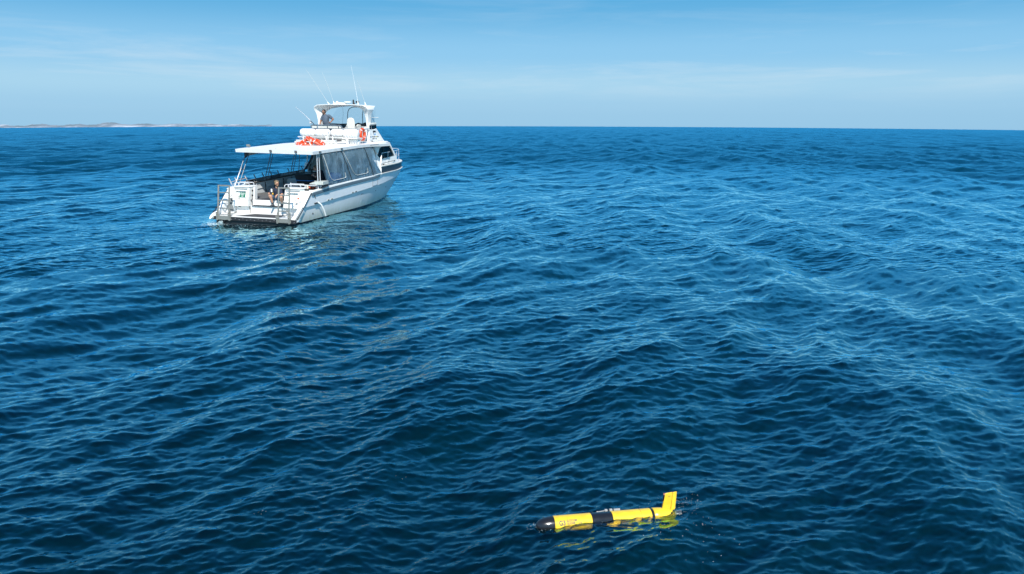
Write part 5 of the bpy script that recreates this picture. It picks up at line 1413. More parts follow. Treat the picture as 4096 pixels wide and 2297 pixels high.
def fuse(name, bms, voxel, m, parent, smooth_it=2):
    me = bpy.data.meshes.new(name)
    bm = bmesh.new()
    for q in bms:
        t = bpy.data.meshes.new('t'); q.to_mesh(t); bm.from_mesh(t); q.free(); bpy.data.meshes.remove(t)
    bmesh.ops.recalc_face_normals(bm, faces=bm.faces)
    bm.to_mesh(me); bm.free()
    o = bpy.data.objects.new(name, me); COL.objects.link(o)
    rm = o.modifiers.new('r', 'REMESH'); rm.mode = 'VOXEL'; rm.voxel_size = voxel; rm.use_smooth_shade = True
    sm_ = o.modifiers.new('c', 'SMOOTH'); sm_.iterations = smooth_it; sm_.factor = 0.5
    me2 = bake(o)
    me2.name = name; me2.materials.clear(); me2.materials.append(m)
    o = bpy.data.objects.new(name, me2); COL.objects.link(o); o.parent = parent
    return o
def hand_joints(J, E, rad, wrist, knuckle_dir, side_dir, pre, curl=0.5):
    """palm and five fingers from a wrist; knuckle_dir along the hand, side_dir across it toward the thumb"""
    w = Vector(J[wrist]); d = Vector(knuckle_dir).normalized(); s = Vector(side_dir); s = (s - d * s.dot(d)).normalized(); n = d.cross(s)
    J[pre + 'palm'] = w + d * 0.07; rad[pre + 'palm'] = (0.036, 0.022); E.append((wrist, pre + 'palm'))
    for i, (off, L_) in enumerate(((0.030, 0.070), (0.010, 0.080), (-0.010, 0.074), (-0.030, 0.058))):
        a = w + d * 0.10 + s * off
        q = a + (d * math.cos(curl) + n * math.sin(curl)) * L_ * 0.5
        r_ = q + (d * math.cos(curl * 2) + n * math.sin(curl * 2)) * L_ * 0.5
        for k, (p, rr_) in enumerate(((a, 0.011), (q, 0.009), (r_, 0.008))):
            J[f'{pre}f{i}{k}'] = p; rad[f'{pre}f{i}{k}'] = rr_
            E.append((pre + 'palm' if k == 0 else f'{pre}f{i}{k-1}', f'{pre}f{i}{k}'))
    a = w + d * 0.035 + s * 0.035; q = a + d * 0.035 + s * 0.025
    J[pre + 't0'] = a; J[pre + 't1'] = q; rad[pre + 't0'] = 0.014; rad[pre + 't1'] = 0.010
    E += [(pre + 'palm', pre + 't0'), (pre + 't0', pre + 't1')]
def head_shapes(c0, fwd, up):
    """skull with jaw, nose, ears, brow; c0 is the centre of the head"""
    fwd = Vector(fwd).normalized(); up = Vector(up); up = (up - fwd * up.dot(fwd)).normalized(); lf = up.cross(fwd)
    M = Matrix((fwd, lf, up)).transposed().to_4x4(); M.translation = Vector(c0)
    b_ = B()
    b_.ell((-0.01, 0, 0.03), (0.098, 0.077, 0.095), 16, 12)
    b_.ell((0.02, 0, -0.045), (0.072, 0.060, 0.075), 14, 10)
    b_.ell((0.055, 0, -0.088), (0.034, 0.036, 0.03), 10, 8)
    b_.ell((0.100, 0, -0.012), (0.022, 0.014, 0.026), 8, 6)
    b_.ell((0.082, 0, 0.035), (0.02, 0.055, 0.014), 8, 6)
    b_.ell((0.086, 0, -0.060), (0.014, 0.026, 0.009), 8, 6)
    for s in (-1, 1):
        b_.ell((0.0, s * 0.078, -0.005), (0.022, 0.012, 0.034), 8, 6)
        b_.ell((0.074, s * 0.030, 0.010), (0.014, 0.014, 0.010), 8, 6)
    b_.bm.transform(M)
    return b_.bm, M
def glasses(M, parent, m):
    c = B()
    for s in (-1, 1):
        c.ell((0.096, s * 0.034, 0.012), (0.012, 0.032, 0.020), 10, 6)
        c.tube([(0.088, s * 0.064, 0.018), (0.02, s * 0.084, 0.014), (-0.02, s * 0.082, 0.004)], 0.005, 5)
    c.tube([(0.104, -0.02, 0.018), (0.106, 0, 0.02), (0.104, 0.02, 0.018)], 0.005, 5)
    c.bm.transform(M)
    return obj('sunglasses', c, m, parent)
def hair(M, parent, m, shape='short', beard=None, spike=False):
    c = B()
    c.ell((-0.022, 0, 0.058), (0.100, 0.084, 0.088), 18, 12)
    c.ell((-0.055, 0, 0.005), (0.062, 0.080, 0.085), 14, 10)
    if spike:
        for k in range(46):
            a = rng.uniform(0, 6.28); e = rng.uniform(0.25, 1.5)
            d = Vector((math.cos(a) * math.cos(e), math.sin(a) * math.cos(e), math.sin(e)))
            p = Vector((-0.02, 0, 0.05)) + Vector((d.x * 0.095, d.y * 0.08, d.z * 0.085))
            q = p + d * rng.uniform(0.015, 0.04) + Vector((rng.uniform(-.02, .02), rng.uniform(-.02, .02), rng.uniform(0, .02)))
            c.tube([p - d * 0.01, p.lerp(q, 0.5), q], [0.014, 0.010, 0.003], 5)
    # cut the face free
    bmesh.ops.delete(c.bm, geom=[v for v in c.bm.verts if v.co.x > 0.045 and v.co.z < 0.075], context='VERTS')
    c.bm.transform(M)
    h = obj('hair', c, m, parent, smooth=80)
    if beard:
        c = B()
        c.ell((0.050, 0, -0.085), (0.050, 0.050, 0.045), 14, 8)
        for s in (-1, 1): c.ell((0.025, s * 0.052, -0.05), (0.042, 0.020, 0.052), 10, 8)
        c.ell((0.092, 0, -0.045), (0.012, 0.030, 0.009), 10, 6)
        c.bm.transform(M)
        obj('beard', c, beard, parent, smooth=80)
    return h
SKIN1 = mat('skin_fair', (0.52, 0.27, 0.17), 0.5, var=0.12, scale=14)
SKIN2 = mat('skin_tanned', (0.36, 0.17, 0.10), 0.5, var=0.12, scale=14)
SKIN3 = mat('skin_ruddy', (0.45, 0.23, 0.17), 0.5, var=0.12, scale=14)
HAIR1 = mat('hair_sandy', (0.26, 0.19, 0.11), 0.7, var=0.4, scale=60)
BEARD1 = mat('beard_brown', (0.13, 0.075, 0.045), 0.8, var=0.3, scale=60)
HAIR2 = mat('hair_dark', (0.030, 0.022, 0.018), 0.6, var=0.3, scale=60)
HAIR3 = mat('hair_cropped', (0.10, 0.065, 0.045), 0.8, var=0.3, scale=60)
TEE_N = mat('tee_navy', (0.018, 0.026, 0.055), 0.85, var=0.2, scale=14, bump=0.006, bscale=22)
TEE_G = mat('tee_blue_grey', (0.085, 0.115, 0.155), 0.9, var=0.22, scale=10, bump=0.008, bscale=18)
TEE_B = mat('tee_dark_brown', (0.030, 0.022, 0.030), 0.9, var=0.3, scale=10, bump=0.006, bscale=20)
DENIM = mat('shorts_denim', (0.10, 0.16, 0.24), 0.9, var=0.35, scale=22, bump=0.006, bscale=26)
SOCK = mat('sock_grey', (0.06, 0.07, 0.08), 0.9, var=0.2)
LENSB = mat('sunglass_lens', (0.01, 0.01, 0.012), 0.08)
LENSG = mat('mirror_lens', (0.03, 0.20, 0.18), 0.05, metal=0.8)
def build_person(label, base, J, head_c, face, up, skin, shirt_m, lower_m, arms, rad=None, belly=0.0, lower='shorts', group=None):
    """J holds torso and limb joints in boat coordinates; base is the point the figure rests on"""
    base = Vector(base)
    root = empty('person', on_boat(*base), label, 'person')
    J = {k: Vector(v) - base for k, v in J.items()}
    head_c = Vector(head_c) - base
    rd = dict(pelvis=(0.15, 0.11), waist=(0.14 + belly * 0.5, 0.10 + belly), chest=(0.16, 0.115), neck0=0.07, neck=0.055,
              hipL=0.09, hipR=0.09, kneeL=0.062, kneeR=0.062, calfL=0.058, calfR=0.058, ankL=0.038, ankR=0.038, heelL=0.036, heelR=0.036, toeL=0.03, toeR=0.03,
              shL=0.062, shR=0.062, elL=0.044, elR=0.044, faL=0.042, faR=0.042, wrL=0.028, wrR=0.028)
    if rad: rd.update(rad)
    for s in 'LR':
        if 'knee' + s in J:
            k, a = J['knee' + s], J['ank' + s]
            J['calf' + s] = k.lerp(a, 0.33)
            if 'heel' + s not in J: J['heel' + s] = a + Vector((0.02, 0, -0.05))
        e, w = J['el' + s], J['wr' + s]
        J['fa' + s] = e.lerp(w, 0.3)
    E = [('pelvis', 'waist'), ('waist', 'chest'), ('chest', 'neck0'), ('neck0', 'neck')]
    for s in 'LR':
        if 'knee' + s in J: E += [('pelvis', 'hip' + s), ('hip' + s, 'knee' + s), ('knee' + s, 'calf' + s), ('calf' + s, 'ank' + s), ('ank' + s, 'heel' + s), ('ank' + s, 'toe' + s)]
        E += [('chest', 'sh' + s), ('sh' + s, 'el' + s), ('el' + s, 'fa' + s), ('fa' + s, 'wr' + s)]
    order = ['pelvis'] + [k for k in J if k != 'pelvis']
    J = {k: J[k] for k in order}
    lat0 = J['shL'] - J['shR']
    for s, (dr, sd, cu) in arms.items():
        hand_joints(J, E, rd, 'wr' + s, dr, sd, s, cu)
    bmS = skin_bm(J, E, {k: rd.get(k, 0.03) for k in J})
    hb_, HM = head_shapes(head_c, face, up)
    body = fuse('body', [bmS, hb_], 0.009, skin, root, 3)
    # shirt: torso and upper arms, a little outside the body
    Js = {k: J[k] for k in ('pelvis', 'waist', 'chest', 'neck0', 'shL', 'shR')}
    g = 0.020
    rs = dict(pelvis=tuple(v + g for v in rd['pelvis']), waist=tuple(v + g for v in rd['waist']), chest=tuple(v + g for v in rd['chest']), neck0=0.078, shL=0.086, shR=0.086)
    Es = [('pelvis', 'waist'), ('waist', 'chest'), ('chest', 'neck0'), ('chest', 'shL'), ('chest', 'shR')]
    for s in 'LR':
        Js['cuff' + s] = J['sh' + s].lerp(J['el' + s], 0.62); rs['cuff' + s] = 0.078; Es.append(('sh' + s, 'cuff' + s))
    shirt = fuse('t_shirt', [skin_bm(Js, Es, rs)], 0.013, shirt_m, root, 3)
    if lower == 'shorts':
        Jl = {k: J[k] for k in ('pelvis', 'hipL', 'hipR')}
        rl = dict(pelvis=(0.165, 0.125), hipL=0.112, hipR=0.112); El = [('pelvis', 'hipL'), ('pelvis', 'hipR')]
        for s in 'LR':
            Jl['hem' + s] = J['hip' + s].lerp(J['knee' + s], 0.74); rl['hem' + s] = 0.098; El.append(('hip' + s, 'hem' + s))
        fuse('shorts', [skin_bm(Jl, El, rl)], 0.013, lower_m, root, 3)
    return root, J, HM
# --- the man sitting on the step at the stern
J = dict(pelvis=(1.14, -0.50, 1.02), waist=(1.16, -0.50, 1.18), chest=(1.13, -0.52, 1.36), neck0=(1.09, -0.57, 1.47), neck=(1.06, -0.60, 1.54),
         hipL=(1.06, -0.62, 1.00), hipR=(1.05, -0.42, 1.00), kneeL=(0.70, -1.03, 1.13), kneeR=(0.68, -0.50, 1.15), ankL=(0.80, -0.97, 0.75), ankR=(0.78, -0.52, 0.75),
         toeL=(0.62, -1.02, 0.69), toeR=(0.62, -0.47, 0.69), heelL=(0.85, -0.95, 0.695), heelR=(0.83, -0.53, 0.695),
         shL=(1.08, -0.74, 1.38), shR=(1.16, -0.31, 1.38), elL=(0.98, -0.90, 1.18), elR=(1.03, -0.17, 1.20), wrL=(0.82, -0.74, 1.20), wrR=(0.80, -0.36, 1.17))
man1, J1, H1 = build_person('bearded man in a navy t-shirt, denim shorts and life vest sitting on the stern step', (1.1, -0.5, 0.905), J, (1.03, -0.63, 1.665), (-0.42, -1.0, -0.04), (0.0, 0, 1), SKIN1, TEE_N, DENIM,
    dict(L=((-0.6, 0.25, -0.7), (0, 1, 0), 0.5), R=((-0.55, -0.55, -0.45), (-0.5, 0.6, 0), 0.5)))
hair(H1, man1, HAIR1, beard=BEARD1, spike=True)
glasses(H1, man1, LENSB)
b1 = Vector((1.1, -0.5, 0.905))
c = B()
for s, y0 in ((1, -0.40), (-1, -0.66)):
    c.loft([[(0.985 - b1.x + dx, y0 - b1.y + dy, z - b1.z) for dx, dy in ((0, 0.045), (-0.03, 0.045), (-0.03, -0.045), (0, -0.045))] for z in (1.08,)] + [[(lerp(0.985, 1.06, t) - b1.x + dx, y0 - b1.y + dy + (-0.02 * s) * t, lerp(1.08, 1.46, t) - b1.z) for dx, dy in ((0, 0.045), (-0.035, 0.045), (-0.035, -0.045), (0, -0.045))] for t in (0.35, 0.7, 1.0)])
c.tube([(0.99 - b1.x + 0.16 * (1 - math.cos(a)), -0.53 - b1.y + 0.19 * math.sin(a), 1.12 - b1.z) for a in [lerp(-2.6, 2.6, i / 14) for i in range(15)]], 0.022, 6)
lv = obj('life_vest', c, mat('vest_black', (0.03, 0.03, 0.033), 0.7, var=0.3), man1, bevel=0.01)
c = B(); c.box(0.93 - b1.x, 0.965 - b1.x, -0.42 - b1.y, -0.36 - b1.y, 1.30 - b1.z, 1.44 - b1.z); obj('reflective_strip', c, TXTW, lv)
c = B(); c.ell((0.935 - b1.x, -0.44 - b1.y, 1.22 - b1.z), (0.02, 0.035, 0.05)); c.ell((0.93 - b1.x, -0.44 - b1.y, 1.10 - b1.z), (0.018, 0.022, 0.028)); obj('yellow_toggle', c, mat('toggle_yellow', (0.8, 0.45, 0.03), 0.5), lv)
for s in 'LR':
    a, k = J1['ank' + s], J1['knee' + s]
    c = B(); c.tube([k.lerp(a, 0.72), k.lerp(a, 0.9), a], [0.052, 0.046, 0.046], 10)
    c.tube([J1['heel' + s] + Vector((0.01, 0, 0.005)), a + Vector((0, 0, -0.02)), a.lerp(J1['toe' + s], 0.55) + Vector((0, 0, 0)), J1['toe' + s] + Vector((-0.02, 0, 0))], [0.04, 0.05, 0.044, 0.032], 10)
    obj('sock', c, SOCK, man1)
c = B(); w_ = J1['elR'].lerp(J1['wrR'], 0.82); d_ = (J1['wrR'] - J1['elR']).normalized(); c.tube([w_ - d_ * 0.012, w_ + d_ * 0.012], 0.040, 10); obj('wrist_band', c, BLACK, man1)
# --- the man standing on the upper deck
J = dict(pelvis=(7.66, 0.58, 4.16), waist=(7.60, 0.62, 4.34), chest=(7.62, 0.60, 4.55), neck0=(7.62, 0.63, 4.68), neck=(7.60, 0.66, 4.73),
         hipL=(7.66, 0.47, 4.10), hipR=(7.68, 0.69, 4.10), kneeL=(7.86, 0.45, 3.72), kneeR=(7.86, 0.72, 3.72), ankL=(7.92, 0.44, 3.38), ankR=(7.90, 0.74, 3.38),
         toeL=(7.76, 0.42, 3.325), toeR=(7.74, 0.78, 3.325), heelL=(7.97, 0.44, 3.33), heelR=(7.95, 0.74, 3.33),
         shL=(7.58, 0.40, 4.63), shR=(7.66, 0.80, 4.60), elL=(7.72, 0.235, 4.46), elR=(7.60, 0.92, 4.34), wrL=(7.66, 0.37, 4.28), wrR=(7.48, 0.92, 4.14))
man2, J2, H2 = build_person('bearded man in a blue-grey t-shirt and sunglasses standing hand on hip on the upper deck', (7.8, 0.6, 3.30), J, (7.57, 0.68, 4.825), (-0.92, 0.45, -0.12), (0, 0, 1), SKIN2, TEE_G, mat('shorts_dark', (0.03, 0.035, 0.045), 0.9),
    dict(L=((-0.3, 0.6, 0.2), (-1, 0, 0.3), 0.7), R=((-0.3, -0.3, -0.7), (0, -1, 0), 0.4)), rad=dict(chest=(0.19, 0.14), pelvis=(0.17, 0.14), shL=0.072, shR=0.072, elL=0.055, elR=0.055), belly=0.045)
hair(H2, man2, HAIR2, beard=HAIR2)
glasses(H2, man2, LENSG)
c = B(); c.box(7.395 - 7.8, 7.405 - 7.8, 0.66 - 0.6, 0.72 - 0.6, 4.52 - 3.3, 4.59 - 3.3); 
# --- the man bent over a phone
J = dict(pelvis=(4.55, -0.86, 1.50), waist=(4.55, -0.84, 1.66), chest=(4.55, -0.76, 1.88), neck0=(4.55, -0.67, 2.00), neck=(4.55, -0.62, 2.05),
         hipL=(4.66, -0.80, 1.47), hipR=(4.44, -0.80, 1.47), kneeL=(4.66, -0.40, 1.40), kneeR=(4.40, -0.36, 1.38), ankL=(4.66, -0.36, 0.98), ankR=(4.38, -0.44, 0.98),
         toeL=(4.66, -0.18, 0.925), toeR=(4.36, -0.26, 0.925), heelL=(4.66, -0.42, 0.93), heelR=(4.38, -0.48, 0.93),
         shL=(4.74, -0.72, 1.93), shR=(4.36, -0.74, 1.93), elL=(4.72, -0.58, 1.70), elR=(4.32, -0.62, 1.70), wrL=(4.58, -0.44, 1.80), wrR=(4.34, -0.46, 1.77))
man3, J3, H3 = build_person('man with cropped hair in dark clothes bent over his phone under the roof', (4.55, -0.8, 0.9), J, (4.50, -0.50, 2.12), (-0.15, 0.86, -0.50), (0, 0.5, 0.86), SKIN3, TEE_B, mat('trousers_dark', (0.02, 0.02, 0.028), 0.9),
    dict(L=((-0.4, 0.8, 0.1), (0, 0, 1), 0.9), R=((0.2, 0.9, 0.1), (0, 0, 1), 0.9)))
hair(H3, man3, HAIR3)
c = B(); b3 = Vector((4.55, -0.8, 0.9)); w_ = J3['wrR'] - (J3['wrR'] - J3['elR']).normalized() * 0.03; d_ = (J3['wrR'] - J3['elR']).normalized(); c.tube([w_ - d_ * 0.014, w_ + d_ * 0.014], 0.036, 10); c.ell(w_ + Vector((-0.03, 0, 0.01)), (0.014, 0.022, 0.022)); obj('wrist_watch', c, STEEL, man3)
c = B(); c.box(4.16, 4.9, -1.15, -0.66, 0.9, 1.38); bp('bench_box', c, INNER, bevel=0.02)
root = empty('phone', on_boat(4.44, -0.33, 1.80, E_(20, 0, 0)), 'phone held in both hands by the man in the shade', 'phone')
c = B(); c.box(-0.04, 0.04, -0.006, 0.006, -0.03, 0.10); obj('case', c, BLACK, root, bevel=0.004)
c = B(); c.box(-0.035, 0.035, -0.0085, -0.0062, -0.022, 0.092); obj('display', c, mat('display', (0.3, 0.36, 0.45), 0.1), root)
GZ0 = 0.022
# ------------------------------------------------------------------ underwater glider
def surf(x, y):
    q = wave_at(np.array([float(x)]), np.array([float(y)]), np.array([0.012]))[0]
    return q[0]
YELLOW = mat('glider_yellow', (0.85, 0.55, 0.03), 0.30, var=0.16, scale=9, bump=0.0015, bscale=60, coat=0.4)
GBLACK = mat('glider_black', (0.015, 0.016, 0.019), 0.22, var=0.25, scale=6, coat=0.3)
GN, GT = Vector((0.262, 7.355, 0.0)), Vector((2.06, 7.77, 0.0))
SURF_N = np.mean([surf(GN.x + t * 0.3, GN.y + t * 0.07) for t in range(3)])
SURF_T = np.mean([surf(GT.x - t * 0.3, GT.y - t * 0.07) for t in range(3)])
print('surface at glider', SURF_N, SURF_T)
ax = (GT - GN); GL = ax.length; ax.normalize()
gy = Vector((0, 0, 1)).cross(ax).normalized()
GM = Matrix((ax, gy, ax.cross(gy))).transposed().to_4x4()
GM.translation = GN + Vector((0, 0, GZ0))
GM = GM @ Matrix.Rotation(R(3.0), 4, 'Y')
gl = empty('underwater_glider', GM, 'yellow and black torpedo-shaped glider floating half submerged in the foreground', 'underwater glider')
def gp(name, b, m, **k): return obj(name, b, m, k.pop('parent', gl), **k)
r = 0.096
K = GL / 1.845
def tubeseg(x0, x1, r0, r1=None, n=40):
    c = B(); c.lathe([(0, 0), (0, r0 - 0.004), (0.004, r0), ((x1 - x0) * K - 0.004, r1 or r0), ((x1 - x0) * K, (r1 or r0) - 0.004), ((x1 - x0) * K, 0)], (x0 * K, 0, 0), (1, 0, 0), n); return c
c = B(); c.lathe([((0.03 + t * 0.215) * K, r * math.sqrt(max(0, 1 - (1 - t) ** 2.0)) ** 0.95 if t > 0 else 0) for t in [0, 0.015, 0.05, 0.1, 0.2, 0.35, 0.5, 0.7, 0.85, 1.0]] + [(0.2451 * K, 0)], (0, 0, 0), (1, 0, 0), 40); gp('nose_cone', c, GBLACK, smooth=60)
fr_ = gp('forward_hull', tubeseg(0.247, 0.72, r), YELLOW, smooth=40)
gp('payload_band', tubeseg(0.722, 0.985, r - 0.001), GBLACK, smooth=40)
af_ = gp('aft_hull', tubeseg(0.987, 1.50, r), YELLOW, smooth=40)
gp('seam_ring', tubeseg(1.502, 1.535, r - 0.004), GBLACK, smooth=40)
c = B(); c.lathe([(0, 0), (0, r - 0.003), (0.004, r), (0.08, r * 0.99), (0.15, r * 0.93), (0.21, r * 0.80), (0.26, r * 0.60), (0.30, r * 0.36), (0.31, 0.0)], (1.537 * K, 0, 0), (1, 0, 0), 40); tl = gp('tail_cone', c, YELLOW, smooth=60)
c = B(); c.lathe([(0, 0.014), (0.05, 0.012), (0.055, 0.02), (0.085, 0.018), (0.10, 0.0)], (1.845 * K, 0, 0.0), (1, 0, 0.0), 12); obj('tail_sensor', c, STEEL, tl)
c = B(); c.lathe([(0, 0.016), (0.01, 0.014), (0.0101, 0)], ((1.77) * K, -0.045, 0.04), (0, -0.75, 0.66), 12); obj('port_hole', c, GBLACK, tl)
# thin join lines
for x in (1.36,):
    c = B(); c.tube([(x * K, (r + 0.0005) * math.cos(a), (r + 0.0005) * math.sin(a)) for a in [2 * math.pi * k / 40 for k in range(40)]], 0.0016, 4, closed=True); gp('join_line', c, GBLACK)
# tail fin with its rudder, mast light at the leading edge
fin_b, fin_t = 1.66 * K, 1.80 * K
c = B(); c.hexa([(1.655 * K, -0.012, 0.05), (1.77 * K, -0.012, 0.05), (1.77 * K, 0.012, 0.05), (1.655 * K, 0.012, 0.05), (1.675 * K, -0.008, 0.298), (1.775 * K, -0.008, 0.308), (1.775 * K, 0.008, 0.308), (1.675 * K, 0.008, 0.298)]); fn = gp('tail_fin', c, YELLOW, bevel=0.004)
c = B(); c.hexa([(1.775 * K, -0.010, 0.05), (1.835 * K, -0.008, 0.07), (1.835 * K, 0.008, 0.07), (1.775 * K, 0.010, 0.05), (1.780 * K, -0.007, 0.306), (1.832 * K, -0.005, 0.312), (1.832 * K, 0.005, 0.312), (1.780 * K, 0.007, 0.306)]); obj('rudder', c, YELLOW, fn, bevel=0.003)
c = B(); c.tube([(1.662 * K, 0, 0.20), (1.668 * K, 0, 0.28), (1.669 * K, 0, 0.305)], 0.011, 10); obj('antenna_rod', c, GBLACK, fn)
c = B(); c.tube([(1.668 * K, 0, 0.28), (1.669 * K, 0, 0.303)], 0.0125, 10); obj('antenna_tip', c, mat('copper_tip', (0.5, 0.22, 0.12), 0.4), fn)
def emblem(M, s, parent):
    c = B()
    for k in (-1, 1):
        c.prism([M @ Vector(p) for p in ((k * 0.00 * s, 0, 0), (k * 0.45 * s, 0.30 * s, 0), (k * 1.0 * s, 0.18 * s, 0), (k * 0.55 * s, 0.02 * s, 0), (k * 0.75 * s, -0.30 * s, 0), (k * 0.30 * s, -0.10 * s, 0))], M.to_3x3() @ Vector((0, 0, 0.0015)))
    return obj('emblem', c, NAVY, parent)
emblem(frame((1.735 * K, -0.0115, 0.26), (1, 0, 0.0), (0, 0, 1)), 0.016, fn)
# wings, just below the surface
for s, zt in ((-1, -0.05), (1, -0.11)):
    c = B(); c.prism([(0.84 * K, s * 0.07, -0.03), (0.94 * K, s * 0.07, -0.03), (1.40 * K, s * 0.20, zt), (1.33 * K, s * 0.20, zt)], (0, 0, 0.004)); gp('wing', c, YELLOW if s < 0 else GBLACK)
c = B(); c.tube([(0.90 * K, -0.098, -0.01), (1.30 * K, -0.100, -0.008)], 0.007, 6); gp('wing_rail', c, YELLOW)
CTD = mat('sensor_grey', (0.33, 0.34, 0.33), 0.4, var=0.2, scale=30)
# CTD sensor on the far side and the little pump
for i, (x, rr_, L_, m_) in enumerate(((0.93, 0.019, 0.035, CTD), (0.968, 0.015, 0.02, GBLACK), (0.99, 0.020, 0.04, CTD), (1.033, 0.014, 0.012, GBLACK), (1.047, 0.016, 0.085, CTD))):
    c = B(); c.lathe([(0, rr_ * 0.8), (0.004, rr_), (L_ - 0.004, rr_), (L_, rr_ * 0.8)], (x * K, 0.085, 0.070), (1, 0, 0.0), 16)
    if i == 0: cs = gp('side_sensor', c, m_)
    else: obj('sensor_section', c, m_, cs)
c = B(); c.tube([(0.84 * K, 0.075, 0.065), (0.93 * K, 0.085, 0.070)], 0.006, 6); c.ell((0.835 * K, 0.075, 0.064), (0.018, 0.012, 0.012)); obj('sensor_lead', c, CTD, cs)
# lettering wrapped on the near, upper side of the forward hull
def wrap(o, ang0):
    """flat lettering (x along the hull, y up round it) bent onto the tube"""
    for v in o.data.vertices:
        x, y, z = v.co
        a = ang0 - y / r
        rr_ = r + 0.0008 + z
        v.co = (x, -rr_ * math.sin(a), rr_ * math.cos(a))
A0 = R(72)
o = text('lettering', 'G3', 0.078, Matrix.Translation((0.295 * K, 0, 0)), NAVY, fr_, 0.0006, 0.86, 0.0022); wrap(o, A0)
o = text('lettering', 'SLOCUM', 0.036, Matrix.Translation((0.392 * K, 0.036, 0)), NAVY, fr_, 0.0005, 0.9, 0.0008); wrap(o, A0)
o = text('lettering', 'GLIDER', 0.036, Matrix.Translation((0.392 * K, 0.004, 0)), NAVY, fr_, 0.0005, 0.9, 0.0008); wrap(o, A0)
o = emblem(Matrix.Translation((0.565 * K, 0.012, 0)), 0.021, fr_); wrap(o, A0)

# ------------------------------------------------------------------ foam, drops and bubbles on the water
FOAM = mat('foam_white', (0.62, 0.80, 0.84), 0.35, var=0.1)
def flecks(name, pts, label):
    c = B()
    for x, y, s, dz in pts:
        z = surf(x, y) + dz
        n = 6
        ph = rng.uniform(0, 6.28); e = rng.uniform(0.5, 1.0)
        v = [(x + s * math.cos(ph + 2 * math.pi * k / n) * rng.uniform(0.7, 1.2), y + e * s * math.sin(ph + 2 * math.pi * k / n) * rng.uniform(0.7, 1.2), z) for k in range(n)]
        t = c.bm.verts.new((x, y, z + s * 0.45))
        vs = [c.bm.verts.new(p) for p in v]
        for k in range(n): c.bm.faces.new((vs[k], vs[(k + 1) % n], t))
        c.bm.faces.new(vs[::-1])
    o = obj(name, c, FOAM, None)
    o['kind'] = 'stuff'; o['label'] = label
    return o
P_ = []
for i in range(170):
    t = rng.uniform(0.0, 1.15)
    side = rng.choice((-1, 1))
    p = GN + ax * GL * t + gy * side * abs(rng.gauss(0.10, 0.07))
    P_.append((p.x, p.y, rng.uniform(0.0012, 0.0035), 0.0))
for i in range(150):
    a = rng.gauss(0, 1); q = rng.gauss(0, 1)
    P_.append((GT.x + 0.05 + 0.16 * a, GT.y + 0.12 + 0.14 * q, rng.uniform(0.0012, 0.0045), rng.choice((0, 0, 0.02 * rng.random()))))
for i in range(70):
    P_.append((GT.x + rng.gauss(0.05, 0.35), GT.y - 0.35 + rng.gauss(0, 0.25), rng.uniform(0.0015, 0.0055), 0.0))
for i in range(60):
    P_.append((GN.x + rng.gauss(0.02, 0.05), GN.y + rng.gauss(0.0, 0.06), rng.uniform(0.0012, 0.004), 0.0))
flecks('sea_foam', P_, 'white drops and bubbles round the yellow glider')
P_ = []
O_ = BM.translation
def bw(x, y): 
    q = BM @ Vector((x, y, 0)); return q.x, q.y
for i in range(420):
    x, y = bw(rng.gauss(-0.15, 0.30), 2.0 + rng.gauss(0, 0.22))
    P_.append((x, y, rng.uniform(0.006, 0.022), 0))
for i in range(220):
    x, y = bw(rng.gauss(-0.14, 0.08), 1.62 + rng.gauss(0, 0.05)); P_.append((x, y, rng.uniform(0.008, 0.024), 0.16 * rng.random()))
for i in range(140):
    x, y = bw(rng.gauss(-0.25, 0.2), rng.uniform(-1.0, 1.6)); P_.append((x, y, rng.uniform(0.004, 0.014), 0))
flecks('sea_foam', P_, 'splashing white water under the port end of the stern platform')
P_ = []
for x, y, n in ((-3.1, 7.6, 6), (-1.5, 8.6, 3), (4.5, 9.2, 2)):
    for i in range(n): P_.append((x + rng.gauss(0, 0.05), y + rng.gauss(0, 0.03), rng.uniform(0.002, 0.005), 0))
flecks('sea_foam', P_, 'a few stray bubbles on open water')

# ------------------------------------------------------------------ low coast on the horizon, left
def drop(d): return d * d / (2 * EARTH_R)
D0 = 1250.0
SAND = mat('hazy_dune_sand', (0.46, 0.42, 0.36), 0.95, var=0.0)
t = SAND.node_tree; b_ = t.nodes['Principled BSDF']; l = t.links.new
tcn = t.nodes.new('ShaderNodeTexCoord')
mpn = t.nodes.new('ShaderNodeMapping'); mpn.inputs['Scale'].default_value = (0.020, 0.004, 0.16); l(tcn.outputs['Object'], mpn.inputs[0])
no = t.nodes.new('ShaderNodeTexNoise'); no.inputs['Scale'].default_value = 1.0; no.inputs['Detail'].default_value = 8; no.inputs['Roughness'].default_value = 0.72; l(mpn.outputs[0], no.inputs['Vector'])
rp = t.nodes.new('ShaderNodeValToRGB')
cols = [(0.38, (0.10, 0.15, 0.16)), (0.46, (0.16, 0.20, 0.23)), (0.53, (0.24, 0.28, 0.32)), (0.62, (0.48, 0.52, 0.56))]  # sand and scrub tones, cooled to carry the distance haze in the colour
while len(rp.color_ramp.elements) < 4: rp.color_ramp.elements.new(0.5)
for e, (p, cc) in zip(rp.color_ramp.elements, cols): e.position = p; e.color = (*cc, 1)
l(no.outputs['Fac'], rp.inputs[0]); l(rp.outputs[0], b_.inputs['Base Color'])
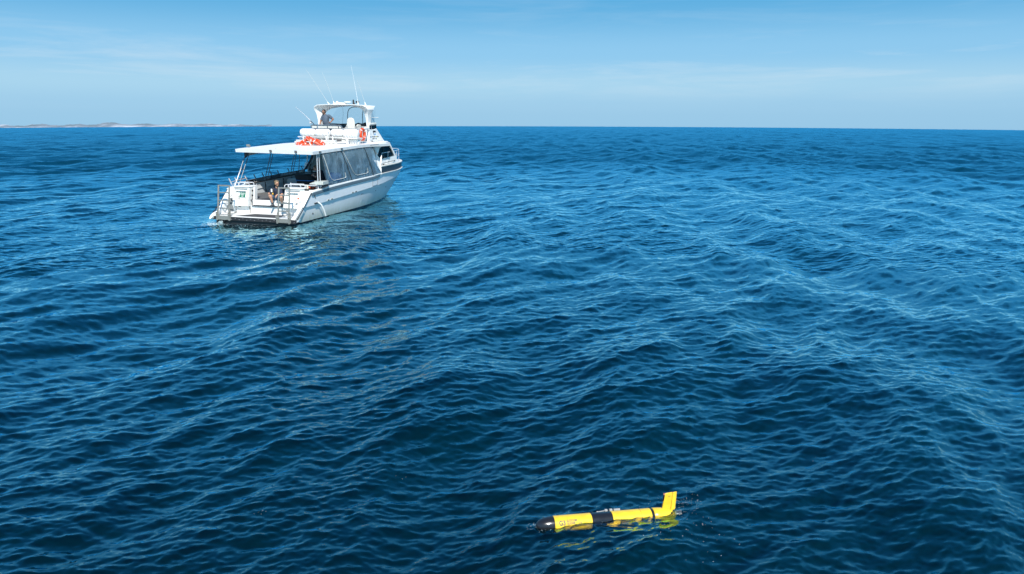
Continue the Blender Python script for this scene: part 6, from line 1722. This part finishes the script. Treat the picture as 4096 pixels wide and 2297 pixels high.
# skyline of the photograph as heights (m above the visible water line) against the bearing (deg from the view axis)
SKY_L = [(-39, 9.5), (-37.5, 10), (-36.3, 11.6), (-35, 10.6), (-33.5, 12.5), (-32, 11.4), (-30.6, 13.0), (-30.2, 15.0), (-29.6, 17.5), (-28.8, 15.0), (-28.0, 13.0), (-26.5, 12.5), (-25.0, 12.0), (-23.8, 12.5), (-22.5, 11.5), (-21.0, 9.0), (-19.5, 7.5), (-18.0, 7.2), (-16.5, 8.5), (-15.2, 9.6), (-14.0, 8.0)]
SKY_L = [(a, 1.5 + h * 0.46) for a, h in SKY_L]
SKY_R = [(-30, 4), (-27, 5.0), (-25.5, 5.2), (-24, 4.6), (-22.6, 6.6), (-21.2, 7.0), (-20.5, 6.2)]
def coast(name, az0, az1, prof, D, label, n=260, m=9, seed=1):
    g = random.Random(seed)
    ph = [g.uniform(0, 6.28) for _ in range(8)]
    rows = []
    c = B()
    hid = max(0, D - math.sqrt(2 * EARTH_R * CAM_H)) ** 2 / (2 * EARTH_R)
    for i in range(n + 1):
        a = lerp(az0, az1, i / n)
        h = smooth_at(prof, a)
        h += 0.35 * math.sin(a * 9 + ph[0]) + 0.25 * math.sin(a * 23 + ph[1]) + 0.2 * math.sin(a * 47 + ph[2])
        edge = min(1, (az1 - a) / 1.5) if az1 > -18 else 1
        h = max(0.4, h * max(0.0, edge) ** 0.7)
        row = []
        for j in range(m):
            v = j / (m - 1)
            prof_v = min(1, (v * 2.2) ** 0.6) * (1 - 0.15 * math.sin(v * 7 + a * 3 + ph[3]) * v)
            if v > 0.75: prof_v *= 1 - (v - 0.75) * 1.6
            d = D + v * 260
            z = -drop(d) + (hid + h) * prof_v + (0 if j else -3)
            row.append((math.sin(R(a)) * d, math.cos(R(a)) * d, z))
        rows.append(row)
    c.loft(rows, loop=False)
    o = obj(name, c, SAND, None, smooth=60)
    o['kind'] = 'structure'; o['label'] = label
    return o
coast('coast_hills', -48, -18.7, [(-48, 9 * 0.62)] + SKY_L, 1250, 'low pale coast of dunes and scrub on the left horizon')
